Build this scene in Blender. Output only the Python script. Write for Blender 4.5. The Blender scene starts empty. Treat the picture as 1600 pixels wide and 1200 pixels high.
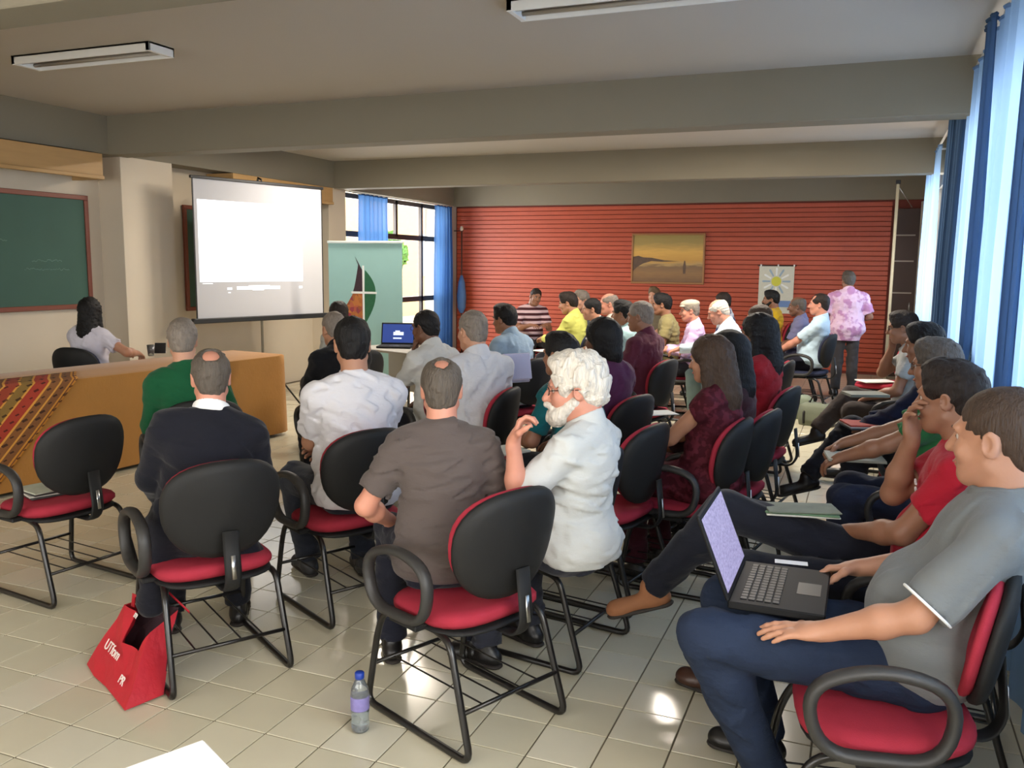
import bpy, bmesh, math, random
import numpy as np
from mathutils import Vector, Matrix

random.seed(7)
rng = np.random.default_rng(7)
scene = bpy.context.scene
col = scene.collection
PI = math.pi

# ------------------------------------------------------------------ camera
CAM_Z = 1.6188
F_PX, PITCH, ROLL, YAW = 1365.7, 0.135801, 0.010543, -0.382419
fwd = Vector((math.sin(YAW) * math.cos(PITCH), math.cos(YAW) * math.cos(PITCH), -math.sin(PITCH)))
r0 = Vector((math.cos(YAW), -math.sin(YAW), 0)); u0 = r0.cross(fwd)
RIGHT = r0 * math.cos(ROLL) + u0 * math.sin(ROLL)
UP = -r0 * math.sin(ROLL) + u0 * math.cos(ROLL)
cam_d = bpy.data.cameras.new('camera'); cam = bpy.data.objects.new('camera', cam_d); col.objects.link(cam)
cam_d.sensor_fit = 'HORIZONTAL'; cam_d.sensor_width = 36.0; cam_d.lens = F_PX / 1600 * 36.0
cam_d.clip_start = 0.05; cam_d.clip_end = 300
cm = Matrix((RIGHT, UP, -fwd)).transposed().to_4x4(); cm.translation = (0, 0, CAM_Z)
cam.matrix_world = cm
scene.camera = cam
CAMP = Vector((0, 0, CAM_Z))
def ray(x, y): return fwd + RIGHT * ((x - 800) / F_PX) - UP * ((y - 600) / F_PX)
def at_z(x, y, z): d = ray(x, y); return CAMP + d * ((z - CAM_Z) / d.z)
def at_y(x, y, Y): d = ray(x, y); return CAMP + d * (Y / d.y)
def at_x(x, y, X): d = ray(x, y); return CAMP + d * (X / d.x)
def at_d(x, y, D): return CAMP + ray(x, y) * D

# ------------------------------------------------------------------ world, daylight, exposure
W = bpy.data.worlds.new('world'); scene.world = W; W.use_nodes = True
nt = W.node_tree; nt.nodes.clear()
bg = nt.nodes.new('ShaderNodeBackground'); ow = nt.nodes.new('ShaderNodeOutputWorld')
bg.inputs['Color'].default_value = (0.95, 0.97, 1.0, 1); bg.inputs['Strength'].default_value = 4.5
nt.links.new(bg.outputs[0], ow.inputs[0])
def area(name, loc, direction, sx, sy, power, color=(1, .97, .92)):
    L = bpy.data.lights.new(name, 'AREA'); L.shape = 'RECTANGLE'; L.size = sx; L.size_y = sy; L.energy = power; L.color = color
    o = bpy.data.objects.new(name, L); col.objects.link(o); o.location = loc
    o.rotation_euler = Vector(direction).to_track_quat('-Z', 'Y').to_euler()
    return o
# daylight entering by the windows (each lamp fills a window opening, outside its glass)
area('daylight_near_window', (0.98, 0.45, 1.75), (-1, 0, -0.12), 4.5, 1.7, 150, (1, .95, .85))
area('daylight_rear_window', (-3.1, -2.95, 1.7), (0, 1, -0.05), 6.0, 1.7, 95, (1, .93, .82))
area('daylight_curtained_window', (0.98, 4.9, 1.75), (-1, 0, 0), 3.9, 1.7, 60, (.98, .98, 1))
area('daylight_far_window', (0.98, 11.0, 1.75), (-1, 0, 0), 2.3, 1.7, 60, (1, .97, .94))
area('daylight_left_window', (-7.35, 12.4, 1.75), (1, 0, -0.05), 3.2, 1.6, 150, (1, .98, .95))
scene.view_settings.view_transform = 'Standard'; scene.view_settings.look = 'None'
scene.view_settings.gamma = 1.0; scene.view_settings.use_curve_mapping = False
scene.view_settings.exposure = 0.45
try:
    scene.cycles.use_denoising = True
    scene.cycles.max_bounces = 8; scene.cycles.diffuse_bounces = 5; scene.cycles.transparent_max_bounces = 12
    scene.cycles.caustics_reflective = False; scene.cycles.caustics_refractive = False
    scene.cycles.sample_clamp_indirect = 6.0
except Exception: pass

# ------------------------------------------------------------------ helpers
def srgb(r, g, b):
    f = lambda c: (c / 255 / 12.92) if c / 255 <= 0.04045 else ((c / 255 + 0.055) / 1.055) ** 2.4
    return (f(r), f(g), f(b))
def mat(name, rgb, rough=.6, metal=0., spec=.5, var=0., vscale=8., bump=0., bscale=60., stretch=(1, 1, 1), trans=0., sheen=0., coat=0.):
    m = bpy.data.materials.new(name); m.use_nodes = True; n = m.node_tree.nodes; l = m.node_tree.links
    b = n['Principled BSDF']
    c = srgb(*rgb) if max(rgb) > 1.0 else rgb
    b.inputs['Base Color'].default_value = (*c, 1); b.inputs['Roughness'].default_value = rough
    b.inputs['Metallic'].default_value = metal; b.inputs['Specular IOR Level'].default_value = spec
    if sheen: b.inputs['Sheen Weight'].default_value = sheen
    if coat: b.inputs['Coat Weight'].default_value = coat
    if trans: b.inputs['Transmission Weight'].default_value = trans
    if var or bump:
        tc = n.new('ShaderNodeTexCoord'); mp = n.new('ShaderNodeMapping'); mp.inputs['Scale'].default_value = stretch
        l.new(tc.outputs['Object'], mp.inputs[0])
    if var:
        t = n.new('ShaderNodeTexNoise'); t.inputs['Scale'].default_value = vscale; t.inputs['Detail'].default_value = 4
        l.new(mp.outputs[0], t.inputs['Vector'])
        x = n.new('ShaderNodeMix'); x.data_type = 'RGBA'
        x.inputs['A'].default_value = (*[max(0, v * (1 - var)) for v in c], 1); x.inputs['B'].default_value = (*[min(1, v * (1 + var)) for v in c], 1)
        l.new(t.outputs['Fac'], x.inputs['Factor']); l.new(x.outputs['Result'], b.inputs['Base Color'])
    if bump:
        t2 = n.new('ShaderNodeTexNoise'); t2.inputs['Scale'].default_value = bscale; t2.inputs['Detail'].default_value = 5
        l.new(mp.outputs[0], t2.inputs['Vector'])
        bp = n.new('ShaderNodeBump'); bp.inputs['Strength'].default_value = bump; bp.inputs['Distance'].default_value = .01
        l.new(t2.outputs['Fac'], bp.inputs['Height']); l.new(bp.outputs[0], b.inputs['Normal'])
    return m
def emis(name, rgb, strength):
    m = bpy.data.materials.new(name); m.use_nodes = True; n = m.node_tree.nodes
    b = n['Principled BSDF']; c = srgb(*rgb)
    b.inputs['Base Color'].default_value = (*[v * .3 for v in c], 1); b.inputs['Emission Color'].default_value = (*c, 1); b.inputs['Emission Strength'].default_value = strength
    return m

class MB:
    """collects simple shapes for one mesh"""
    def __init__(s): s.v = []; s.f = []
    def add(s, vs, fs):
        k = len(s.v); s.v += [tuple(p) for p in vs]; s.f += [tuple(i + k for i in f) for f in fs]; return s
    def box(s, a, b, M=None):
        x0, y0, z0 = a; x1, y1, z1 = b
        vs = [(x0, y0, z0), (x1, y0, z0), (x1, y1, z0), (x0, y1, z0), (x0, y0, z1), (x1, y0, z1), (x1, y1, z1), (x0, y1, z1)]
        if M is not None: vs = [M @ Vector(p) for p in vs]
        return s.add(vs, [(0, 3, 2, 1), (4, 5, 6, 7), (0, 1, 5, 4), (1, 2, 6, 5), (2, 3, 7, 6), (3, 0, 4, 7)])
    def bbox(s, a, b, c=.004, M=None):
        """box with chamfered edges"""
        x0, y0, z0 = a; x1, y1, z1 = b; vs = []
        X = (x0, x1); Y = (y0, y1); Z = (z0, z1); idx = {}
        for i in (0, 1):
            for j in (0, 1):
                for k in (0, 1):
                    sx, sy, sz = (1 - 2 * i), (1 - 2 * j), (1 - 2 * k)
                    for ax in range(3):
                        p = [X[i] + sx * c, Y[j] + sy * c, Z[k] + sz * c]; p[ax] = (X[i], Y[j], Z[k])[ax]
                        idx[(i, j, k, ax)] = len(vs); vs.append(tuple(p))
        fs = []
        for i in (0, 1): fs.append([idx[(i, j, k, 0)] for j, k in ((0, 0), (1, 0), (1, 1), (0, 1))])
        for j in (0, 1): fs.append([idx[(i, j, k, 1)] for i, k in ((0, 0), (1, 0), (1, 1), (0, 1))])
        for k in (0, 1): fs.append([idx[(i, j, k, 2)] for i, j in ((0, 0), (1, 0), (1, 1), (0, 1))])
        for j in (0, 1):
            for k in (0, 1): fs.append([idx[(0, j, k, 1)], idx[(1, j, k, 1)], idx[(1, j, k, 2)], idx[(0, j, k, 2)]])
        for i in (0, 1):
            for k in (0, 1): fs.append([idx[(i, 0, k, 0)], idx[(i, 1, k, 0)], idx[(i, 1, k, 2)], idx[(i, 0, k, 2)]])
        for i in (0, 1):
            for j in (0, 1): fs.append([idx[(i, j, 0, 0)], idx[(i, j, 1, 0)], idx[(i, j, 1, 1)], idx[(i, j, 0, 1)]])
        for i in (0, 1):
            for j in (0, 1):
                for k in (0, 1): fs.append([idx[(i, j, k, 0)], idx[(i, j, k, 1)], idx[(i, j, k, 2)]])
        if M is not None: vs = [M @ Vector(p) for p in vs]
        return s.add(vs, fs)
    def tube(s, pts, r, n=8, closed=False, flat=None, up=None):
        """tube along points; r number or list; flat=(a,b) radii of an elliptic section"""
        pts = [Vector(p) for p in pts]; m = len(pts)
        if m < 2: return s
        T = []
        for i in range(m):
            if closed: t = pts[(i + 1) % m] - pts[i - 1]
            else: t = pts[min(i + 1, m - 1)] - pts[max(i - 1, 0)]
            T.append(t.normalized())
        a = Vector(up) if up else Vector((0, 0, 1))
        if abs(a.dot(T[0])) > .95 and not up: a = Vector((1, 0, 0))
        N = (a - T[0] * a.dot(T[0])).normalized(); vs = []
        for i in range(m):
            if up: N = (Vector(up) - T[i] * Vector(up).dot(T[i])).normalized()
            else:
                N = (N - T[i] * N.dot(T[i])); N = N.normalized() if N.length > 1e-6 else Vector((1, 0, 0))
            B = T[i].cross(N); ra = r[i] if isinstance(r, (list, tuple)) else r
            ru, rv = (flat if flat else (ra, ra))
            for k in range(n):
                an = 2 * PI * k / n; vs.append(pts[i] + N * (ru * math.cos(an)) + B * (rv * math.sin(an)))
        fs = []
        for i in range(m if closed else m - 1):
            for k in range(n):
                a0 = i * n + k; a1 = i * n + (k + 1) % n; b0 = ((i + 1) % m) * n + k; b1 = ((i + 1) % m) * n + (k + 1) % n
                fs.append((a0, a1, b1, b0))
        if not closed: fs.append(tuple(range(n))[::-1]); fs.append(tuple((m - 1) * n + k for k in range(n)))
        return s.add(vs, fs)
    def lathe(s, prof, n=20, M=None, c=(0, 0, 0)):
        vs = []; fs = []
        for r, z in prof:
            for k in range(n): vs.append((c[0] + r * math.cos(2 * PI * k / n), c[1] + r * math.sin(2 * PI * k / n), c[2] + z))
        for i in range(len(prof) - 1):
            for k in range(n): fs.append((i * n + k, i * n + (k + 1) % n, (i + 1) * n + (k + 1) % n, (i + 1) * n + k))
        fs.append(tuple(range(n))[::-1]); fs.append(tuple((len(prof) - 1) * n + k for k in range(n)))
        if M is not None: vs = [M @ Vector(p) for p in vs]
        return s.add(vs, fs)
    def prism(s, poly, M, h):
        """polygon (2D) extruded by h along local z, placed by M"""
        n = len(poly); vs = [M @ Vector((x, y, 0)) for x, y in poly] + [M @ Vector((x, y, h)) for x, y in poly]
        fs = [tuple(range(n))[::-1], tuple(range(n, 2 * n))] + [(i, (i + 1) % n, n + (i + 1) % n, n + i) for i in range(n)]
        return s.add(vs, fs)
    def build(s, name, m, parent=None, smooth=False, auto=None):
        me = bpy.data.meshes.new(name); me.from_pydata(s.v, [], s.f); me.update()
        bm = bmesh.new(); bm.from_mesh(me); bmesh.ops.recalc_face_normals(bm, faces=bm.faces); bm.to_mesh(me); bm.free()
        if smooth:
            me.polygons.foreach_set('use_smooth', [True] * len(me.polygons))
            if auto: 
                try: me.set_sharp_from_angle(angle=math.radians(auto))
                except Exception: pass
        return link(name, me, m, parent)
def link(name, me, m, parent=None):
    o = bpy.data.objects.new(name, me); col.objects.link(o)
    if m is not None and not me.materials: me.materials.append(m)
    if parent is not None: o.parent = parent
    return o
def empty(name, loc=(0, 0, 0), rz=0):
    o = bpy.data.objects.new(name, None); o.empty_display_size = .1; col.objects.link(o); o.location = loc; o.rotation_euler = (0, 0, rz); return o
def tag(o, label, cat, group=None, kind=None):
    o['label'] = label; o['category'] = cat
    if group: o['group'] = group
    if kind: o['kind'] = kind
    return o
def struct(o, label=None):
    o['kind'] = 'structure'
    if label: o['label'] = label
    return o
def copy_tree(o, parent=None):
    c = o.copy(); col.objects.link(c)
    if parent is not None: c.parent = parent
    for ch in list(o.children): copy_tree(ch, c)
    return c
def rounded(pts, rad, n=5, closed=False):
    """polyline with rounded corners"""
    pts = [Vector(p) for p in pts]; out = []; m = len(pts)
    for i, p in enumerate(pts):
        if not closed and i in (0, m - 1): out.append(p); continue
        a = pts[i - 1]; b = pts[(i + 1) % m]; r = min(rad, (a - p).length * .48, (b - p).length * .48)
        q0 = p + (a - p).normalized() * r; q1 = p + (b - p).normalized() * r
        for k in range(n + 1):
            t = k / n; out.append(q0 * (1 - t) ** 2 + p * 2 * t * (1 - t) + q1 * t * t)
    return out
def basis(x, y, z, o): return Matrix((x, y, z)).transposed().to_4x4() if o is None else Matrix.Translation(o) @ Matrix((Vector(x), Vector(y), Vector(z))).transposed().to_4x4()
# ------------------------------------------------------------------ room materials
M_ceil = mat('ceiling_paint', (182, 174, 162), .85, bump=.08, bscale=90)
M_beam = mat('beam_paint', (126, 119, 102), .8, var=.05, vscale=2, bump=.06, bscale=60)
M_wall = mat('wall_cream_paint', (200, 188, 168), .8, var=.05, vscale=2.5, bump=.05, bscale=70)
M_wallg = mat('wall_grey_paint', (170, 164, 152), .8, var=.04, vscale=2, bump=.05)
M_grout = mat('grout', (104, 96, 80), .85)
def tile_mat(n_, rgb):
    m = mat(n_, rgb, .16, spec=.55, var=.06, vscale=5, bump=.015, bscale=14); return m
M_tiles = [tile_mat('floor_tile_a', (203, 196, 172)), tile_mat('floor_tile_b', (197, 190, 166)), tile_mat('floor_tile_c', (207, 201, 180))]
M_brick = [mat('brick_red_a', (174, 74, 46), .5, var=.12, vscale=9, bump=.12, bscale=40), mat('brick_red_b', (172, 73, 45), .5, var=.12, vscale=9, bump=.12, bscale=40), mat('brick_red_c', (176, 75, 47), .5, var=.12, vscale=9, bump=.12, bscale=40)]
M_mortar = mat('brick_joint', (112, 44, 30), .7)
M_darkframe = mat('window_frame_dark', (44, 36, 32), .5)
M_wood = mat('tan_wood', (178, 142, 92), .55, var=.12, vscale=3, stretch=(1, 1, 12), bump=.05)
M_black = mat('black_plastic', (20, 20, 21), .5, bump=.03, bscale=200)
M_white = mat('white_paint', (225, 225, 222), .5)
M_chrome = mat('steel', (190, 190, 188), .3, metal=1.)
def glass_mat():
    m = bpy.data.materials.new('window_glass'); m.use_nodes = True; n = m.node_tree.nodes; l = m.node_tree.links; n.clear()
    o = n.new('ShaderNodeOutputMaterial'); t = n.new('ShaderNodeBsdfTransparent'); g = n.new('ShaderNodeBsdfGlossy'); g.inputs['Roughness'].default_value = .02
    x = n.new('ShaderNodeMixShader'); x.inputs[0].default_value = .05
    l.new(t.outputs[0], x.inputs[1]); l.new(g.outputs[0], x.inputs[2]); l.new(x.outputs[0], o.inputs[0]); return m
M_glass = glass_mat()
def curtain_mat(name, rgb, tr=.25, tl=.6):
    m = bpy.data.materials.new(name); m.use_nodes = True; n = m.node_tree.nodes; l = m.node_tree.links; n.clear()
    o = n.new('ShaderNodeOutputMaterial'); c = (*srgb(*rgb), 1)
    d = n.new('ShaderNodeBsdfDiffuse'); d.inputs[0].default_value = c
    t = n.new('ShaderNodeBsdfTranslucent'); t.inputs[0].default_value = c
    p = n.new('ShaderNodeBsdfTransparent'); p.inputs[0].default_value = (.85, .93, 1, 1)
    x = n.new('ShaderNodeMixShader'); x.inputs[0].default_value = tl; y = n.new('ShaderNodeMixShader'); y.inputs[0].default_value = tr
    l.new(d.outputs[0], x.inputs[1]); l.new(t.outputs[0], x.inputs[2]); l.new(x.outputs[0], y.inputs[1]); l.new(p.outputs[0], y.inputs[2]); l.new(y.outputs[0], o.inputs[0]); return m
M_curt = curtain_mat('blue_sheer_curtain', (140, 172, 208), .12, .5)
M_curt2 = curtain_mat('blue_curtain_cloth', (70, 106, 154), .04, .5); M_curt3 = curtain_mat('shaded_curtain_cloth', (78, 104, 138), .06, .4)  # M_curt3: curtain blue darkened to paint unlit cloth and fold shade

XL, XR, ZC, ZB = -6.9, 0.75, 3.0, 2.63
YB, YN = 14.4, -2.6          # brick wall, wall behind the camera
# floor: screed + tiles of 22 cm
fl = struct(MB().box((-7.3, YN - .1, -.06), (XR + .1, YB + .1, -.004)).build('floor', M_grout), 'pale cream ceramic tile floor')
T = 0.22; OX, OY = -9.36678 * T, 10.53097 * T
tm = []
for k in range(3):
    me = bpy.data.meshes.new('tile'); b = MB().bbox((-T / 2 + .0030, -T / 2 + .0030, -.005), (T / 2 - .0030, T / 2 - .0030, 0), .0012)
    me.from_pydata(b.v, [], b.f); bm = bmesh.new(); bm.from_mesh(me); bmesh.ops.recalc_face_normals(bm, faces=bm.faces); bm.to_mesh(me); bm.free(); me.materials.append(M_tiles[k]); tm.append(me)
cells = []
for i in range(-60, 80):
    for j in range(-60, 80):
        x = OX + (j + .5) * T; y = OY + (i + .5) * T
        if x < -7.2 or x > XR or y < YN or y > YB: continue
        d = (Vector((x, y, 0)) - CAMP); D = d.dot(fwd); vis = False
        if D > .3:
            px = 800 + F_PX * d.dot(RIGHT) / D; py = 600 - F_PX * d.dot(UP) / D
            vis = -40 < px < 1640 and 560 < py < 1240
        cells.append((0 if vis else 1, D if vis else 1e3, x, y))
cells.sort()
rest = MB()
for n_, (nv, D, x, y) in enumerate(cells):
    if n_ < 300:
        o = link('tile', tm[random.randrange(3)], None, fl); o.location = (x, y, random.uniform(-.0004, .0004))
    else: rest.bbox((x - T / 2 + .0030, y - T / 2 + .0030, -.005), (x + T / 2 - .0030, y + T / 2 - .0030, 0), .0012)
o = rest.build('tile_field', M_tiles[0], fl); o['kind'] = 'stuff'
# ceiling
struct(MB().box((-7.4, YN - .1, ZC), (XR + .4, YB + .3, ZC + .1)).build('ceiling', M_ceil), 'flat grey-white painted ceiling')
# beams across the room
for k, (y0, y1) in enumerate(((2.68, 2.92), (6.6, 6.84), (10.5, 10.72), (14.3, 14.62))):
    struct(MB().bbox((-7.3, y0, ZB), (XR + .2, y1, ZC + .02), .006).build('trim_%d' % (k + 1), M_beam), 'grey painted concrete ceiling beam')
# left wall: recessed wall, columns, lintel
lw = struct(MB().box((-7.35, YN, 0), (-7.2, 10.75, ZC)).build('wall_left', M_wall), 'cream painted left wall with recessed bays')
MB().box((-7.2, YN, ZB + .01), (XL, YB, ZC)).build('lintel', M_beam, lw)
for k, (y0, y1) in enumerate(((2.5, 3.1), (6.74, 7.44), (10.36, 10.78))):
    MB().bbox((-7.21, y0, 0), (XL, y1, ZB + .01), .004).build('column', M_wall, lw)
MB().box((-7.35, 14.05, 0), (XL, 14.4, ZB + .01)).build('corner_pier', M_wallg, lw)
MB().box((-7.2, 10.78, 0), (-6.98, 14.05, .25)).build('sill_wall', M_wallg, lw)
# brick wall
bw = struct(MB().box((-7.35, YB + .012, 0), (XR + .2, YB + .2, ZB)).build('wall_back', M_mortar), 'red painted brick back wall')
CH, BL, J = .0735, .245, .009
def course_block(mb, x0, x1, y0, y1, z0, z1, c=.003):
    pr = [(y1, z0), (y0 + c, z0), (y0, z0 + c), (y0, z1 - c), (y0 + c, z1), (y1, z1)]; n = len(pr)
    return mb.add([(x0, y, z) for y, z in pr] + [(x1, y, z) for y, z in pr], [tuple(range(n)), tuple(range(n, 2 * n))[::-1]] + [(i, n + i, n + (i + 1) % n, (i + 1) % n) for i in range(n)])
bms = []
for k in range(3):
    me = bpy.data.meshes.new('brick'); b = course_block(MB(), -BL / 2 + .0002, BL / 2 - .0002, 0, .03, -CH / 2 + J / 2, CH / 2 - J / 2)
    me.from_pydata(b.v, [], b.f); bm = bmesh.new(); bm.from_mesh(me); bmesh.ops.recalc_face_normals(bm, faces=bm.faces); bm.to_mesh(me); bm.free(); me.materials.append(M_brick[k]); bms.append(me)
nb = 0; brest = MB(); bl = []
rows = int(2.61 / CH)
for rI in range(rows):
    z = 2.61 - CH * (rI + .5); x = -6.88 - (BL / 2 if rI % 2 else 0)
    while x < .28:
        a_, b_ = max(x, -6.88), min(x + BL, .28); x += BL; dz = random.uniform(-.0002, .0002)
        if b_ - a_ < .02: continue
        if nb < 300 and b_ - a_ > BL - .001:
            o = link('brick', bms[random.randrange(3)], None, bw); o.location = ((a_ + b_) / 2, YB - .012 + dz, z); nb += 1
        else: course_block(brest, a_ + .0002, b_ - .0002, YB - .012 + dz, YB + .018, z - CH / 2 + J / 2, z + CH / 2 - J / 2)
o = brest.build('brick_field', M_brick[0], bw); o['kind'] = 'stuff'
# right wall with window openings
rw = struct(MB().box((XR, YN, 0), (XR + .15, YB, .9)).build('wall_right', M_wallg), 'grey painted right wall with curtained windows')
MB().box((XR, YN, 2.6), (XR + .15, YB, ZC)).build('lintel', M_wallg, rw)
for y0, y1 in ((YN, -1.8), (2.6, 3.0), (6.85, 9.8), (12.2, YB)):
    MB().box((XR, y0, .9), (XR + .15, y1, 2.6)).build('pier', M_wallg, rw)
# wall behind the camera, with its windows
nw = struct(MB().box((-7.35, YN - .15, 0), (XR + .2, YN, .9)).build('wall_front', M_wall), 'cream wall behind the seats')
MB().box((-7.35, YN - .15, 2.6), (XR + .2, YN, ZC)).build('lintel', M_wall, nw)
for x0, x1 in ((-7.35, -6.2), (0.0, XR + .2)): MB().box((x0, YN - .15, .9), (x1, YN, 2.6)).build('pier', M_wall, nw)
def window(name, label, axis, plane, a0, a1, z0, z1, mull, trans, fw=.05, depth=.05):
    """steel window in the plane axis=plane, from a0 to a1 along the wall"""
    root = struct(empty(name, ((plane, (a0 + a1) / 2, z0) if axis == 'x' else ((a0 + a1) / 2, plane, z0))), label)
    L = root.location
    def bx(p, q, nm, m):
        if axis == 'x': a = (plane - depth / 2, p[0], p[1]); b = (plane + depth / 2, q[0], q[1])
        else: a = (p[0], plane - depth / 2, p[1]); b = (q[0], plane + depth / 2, q[1])
        if nm == 'glass_pane':
            i = 0 if axis == 'x' else 1; a = list(a); b = list(b); a[i] = plane - .003; b[i] = plane + .003
        a = [a[i] - L[i] for i in range(3)]; b = [b[i] - L[i] for i in range(3)]
        MB().box(a, b).build(nm, m, root)
    bx((a0, z0), (a0 + fw, z1), 'frame_stile', M_darkframe); bx((a1 - fw, z0), (a1, z1), 'frame_stile', M_darkframe)
    bx((a0, z0), (a1, z0 + fw), 'frame_rail', M_darkframe); bx((a0, z1 - fw), (a1, z1), 'frame_rail', M_darkframe)
    for t in trans: bx((a0, t - fw * .6), (a1, t + fw * .6), 'transom', M_darkframe)
    for m_, lo, hi in mull: bx((m_ - fw * .45, lo), (m_ + fw * .45, hi), 'mullion', M_darkframe)
    ys = [a0] + sorted({m_[0] for m_ in mull}) + [a1]
    zs = [z0] + sorted(trans) + [z1]
    for i in range(len(ys) - 1):
        for k in range(len(zs) - 1): bx((ys[i], zs[k]), (ys[i + 1], zs[k + 1]), 'glass_pane', M_glass)
    return root
window('window_1', 'dark framed window with small top panes beside the brick wall', 'x', -7.05, 10.8, 14.05, .25, 2.62,
       [(11.62, 2.04, 2.62), (12.46, 2.04, 2.62), (13.32, .25, 2.62), (11.62, .25, 2.04)], [1.03, 2.04], .07)
window('window_2', 'curtained steel window on the right wall', 'x', .83, 3.0, 6.85, .9, 2.6, [(4.0, .9, 2.6), (5.0, .9, 2.6), (6.0, .9, 2.6)], [2.1], .06)
window('window_3', 'far curtained steel window on the right wall', 'x', .83, 9.8, 12.2, .9, 2.6, [(10.6, .9, 2.6), (11.4, .9, 2.6)], [2.1], .06)
window('window_4', 'near steel window on the right wall', 'x', .83, -1.8, 2.6, .9, 2.6, [(-.7, .9, 2.6), (.4, .9, 2.6), (1.5, .9, 2.6)], [2.1], .06)
window('window_5', 'long steel window on the rear wall', 'y', YN - .08, -6.2, 0, .9, 2.6, [(-5, .9, 2.6), (-3.8, .9, 2.6), (-2.6, .9, 2.6), (-1.4, .9, 2.6)], [2.1], .06)

def curtain(name, label, p0, p1, z0, z1, m, folds, amp, flare=1.0, seed=0, group=None):
    """hanging folded cloth between two floor points"""
    rs = random.Random(seed); p0 = Vector((*p0, 0)); p1 = Vector((*p1, 0)); L = (p1 - p0).length; d = (p1 - p0).normalized(); nrm = Vector((-d.y, d.x, 0))
    n = int(folds * 10); nz = 16; b = MB(); vs = []; ph = [rs.uniform(-.5, .5) for _ in range(folds + 2)]; am = [rs.uniform(.55, 1.25) for _ in range(folds + 2)]
    for k in range(nz + 1):
        t = k / nz; z = z1 + (z0 - z1) * t
        for i in range(n + 1):
            u = i / n; q = u * folds; c = int(q); w = q - c
            ampl = amp * (am[c] * (1 - w) + am[c + 1] * w) * (.55 + .45 * min(1, t * 2.2)) * flare
            off = ampl * math.sin(2 * PI * q + (ph[c] * (1 - w) + ph[c + 1] * w) * 1.6 + .25 * math.sin(3 * t + c))
            vs.append(p0 + d * (L * u + .012 * math.sin(4 * PI * q + t)) + nrm * off + Vector((0, 0, z)))
    fs = [(k * (n + 1) + i, k * (n + 1) + i + 1, (k + 1) * (n + 1) + i + 1, (k + 1) * (n + 1) + i) for k in range(nz) for i in range(n)]
    root = empty(name, ((p0 + p1) / 2)); b.add([v - root.location for v in vs], fs); b.build('cloth', m, root, True)
    hem = MB(); hem.tube([v - root.location + Vector((0, 0, .0)) for v in vs[:n + 1]], .012, 5); hem.build('heading_tape', m, root, True)
    tag(root, label, 'curtain', group); return root
curtain('curtain', 'sunlit pale blue sheer curtain nearest the camera on the right', (.58, 1.6), (.58, 4.3), .12, 2.9, M_curt, 11, .045, seed=1)
curtain('curtain', 'sunlit blue curtain beside the row of men on the right', (.575, 4.25), (.575, 6.9), .12, 2.89, M_curt, 11, .05, seed=2)
curtain('curtain', 'unlit curtain, shade painted in as darker blue, bunched beside the sunlit ones', (.57, 6.85), (.57, 8.3), .12, 2.88, M_curt3, 9, .05, seed=3)  # no window behind this stretch; its shade is also put into the colour
curtain('curtain', 'narrow pale blue curtain by the far right corner', (.6, 9.85), (.6, 12.0), .12, 2.84, M_curt, 9, .045, seed=4)
curtain('curtain', 'blue curtain hanging behind the roll-up banner', (-6.86, 11.08), (-6.86, 11.85), .1, 2.6, M_curt2, 6, .05, seed=5)
curtain('curtain', 'blue curtain between the left window and the brick wall', (-6.86, 13.5), (-6.86, 14.1), .1, 2.6, M_curt2, 5, .05, seed=6)
curtain('curtain', 'added narrow strip with dark fold shade in its colour over the sunlit curtain, third from the camera', (.5, 5.0), (.5, 5.32), .12, 2.85, M_curt3, 3, .03, seed=8)  # added strip: dark cloth paints the shade of a deep fold
curtain('curtain', 'added narrow strip with fold shade in its colour over the near sunlit curtain', (.5, 3.62), (.5, 3.85), .12, 2.85, M_curt3, 2, .03, seed=9)  # second added strip, fold shade painted by the darker cloth
for k, (x, y0, y1, z, nm) in enumerate(((.57, 1.5, 8.4, 2.905, 'near'), (.6, 8.6, 12.1, 2.86, 'far'), (-6.86, 10.9, 14.1, 2.615, 'left'))):
    t = empty('curtain_rail', (x, (y0 + y1) / 2, z)); h = (y1 - y0) / 2
    MB().tube([(0, -h, 0), (0, h, 0)], .012, 8).build('rod', M_white, t, True)
    for s in (-.9, 0, .9):
        MB().box((0, s * h - .01, -.008), ((XR - x) if x > 0 else (XL - x - .04), s * h + .01, .008)).build('bracket', M_white, t)
    tag(t, {'near': 'long white curtain rail above the near right windows', 'far': 'white curtain rail beyond the unlit curtain', 'left': 'white curtain rail above the left window'}[nm], 'rail')
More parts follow.
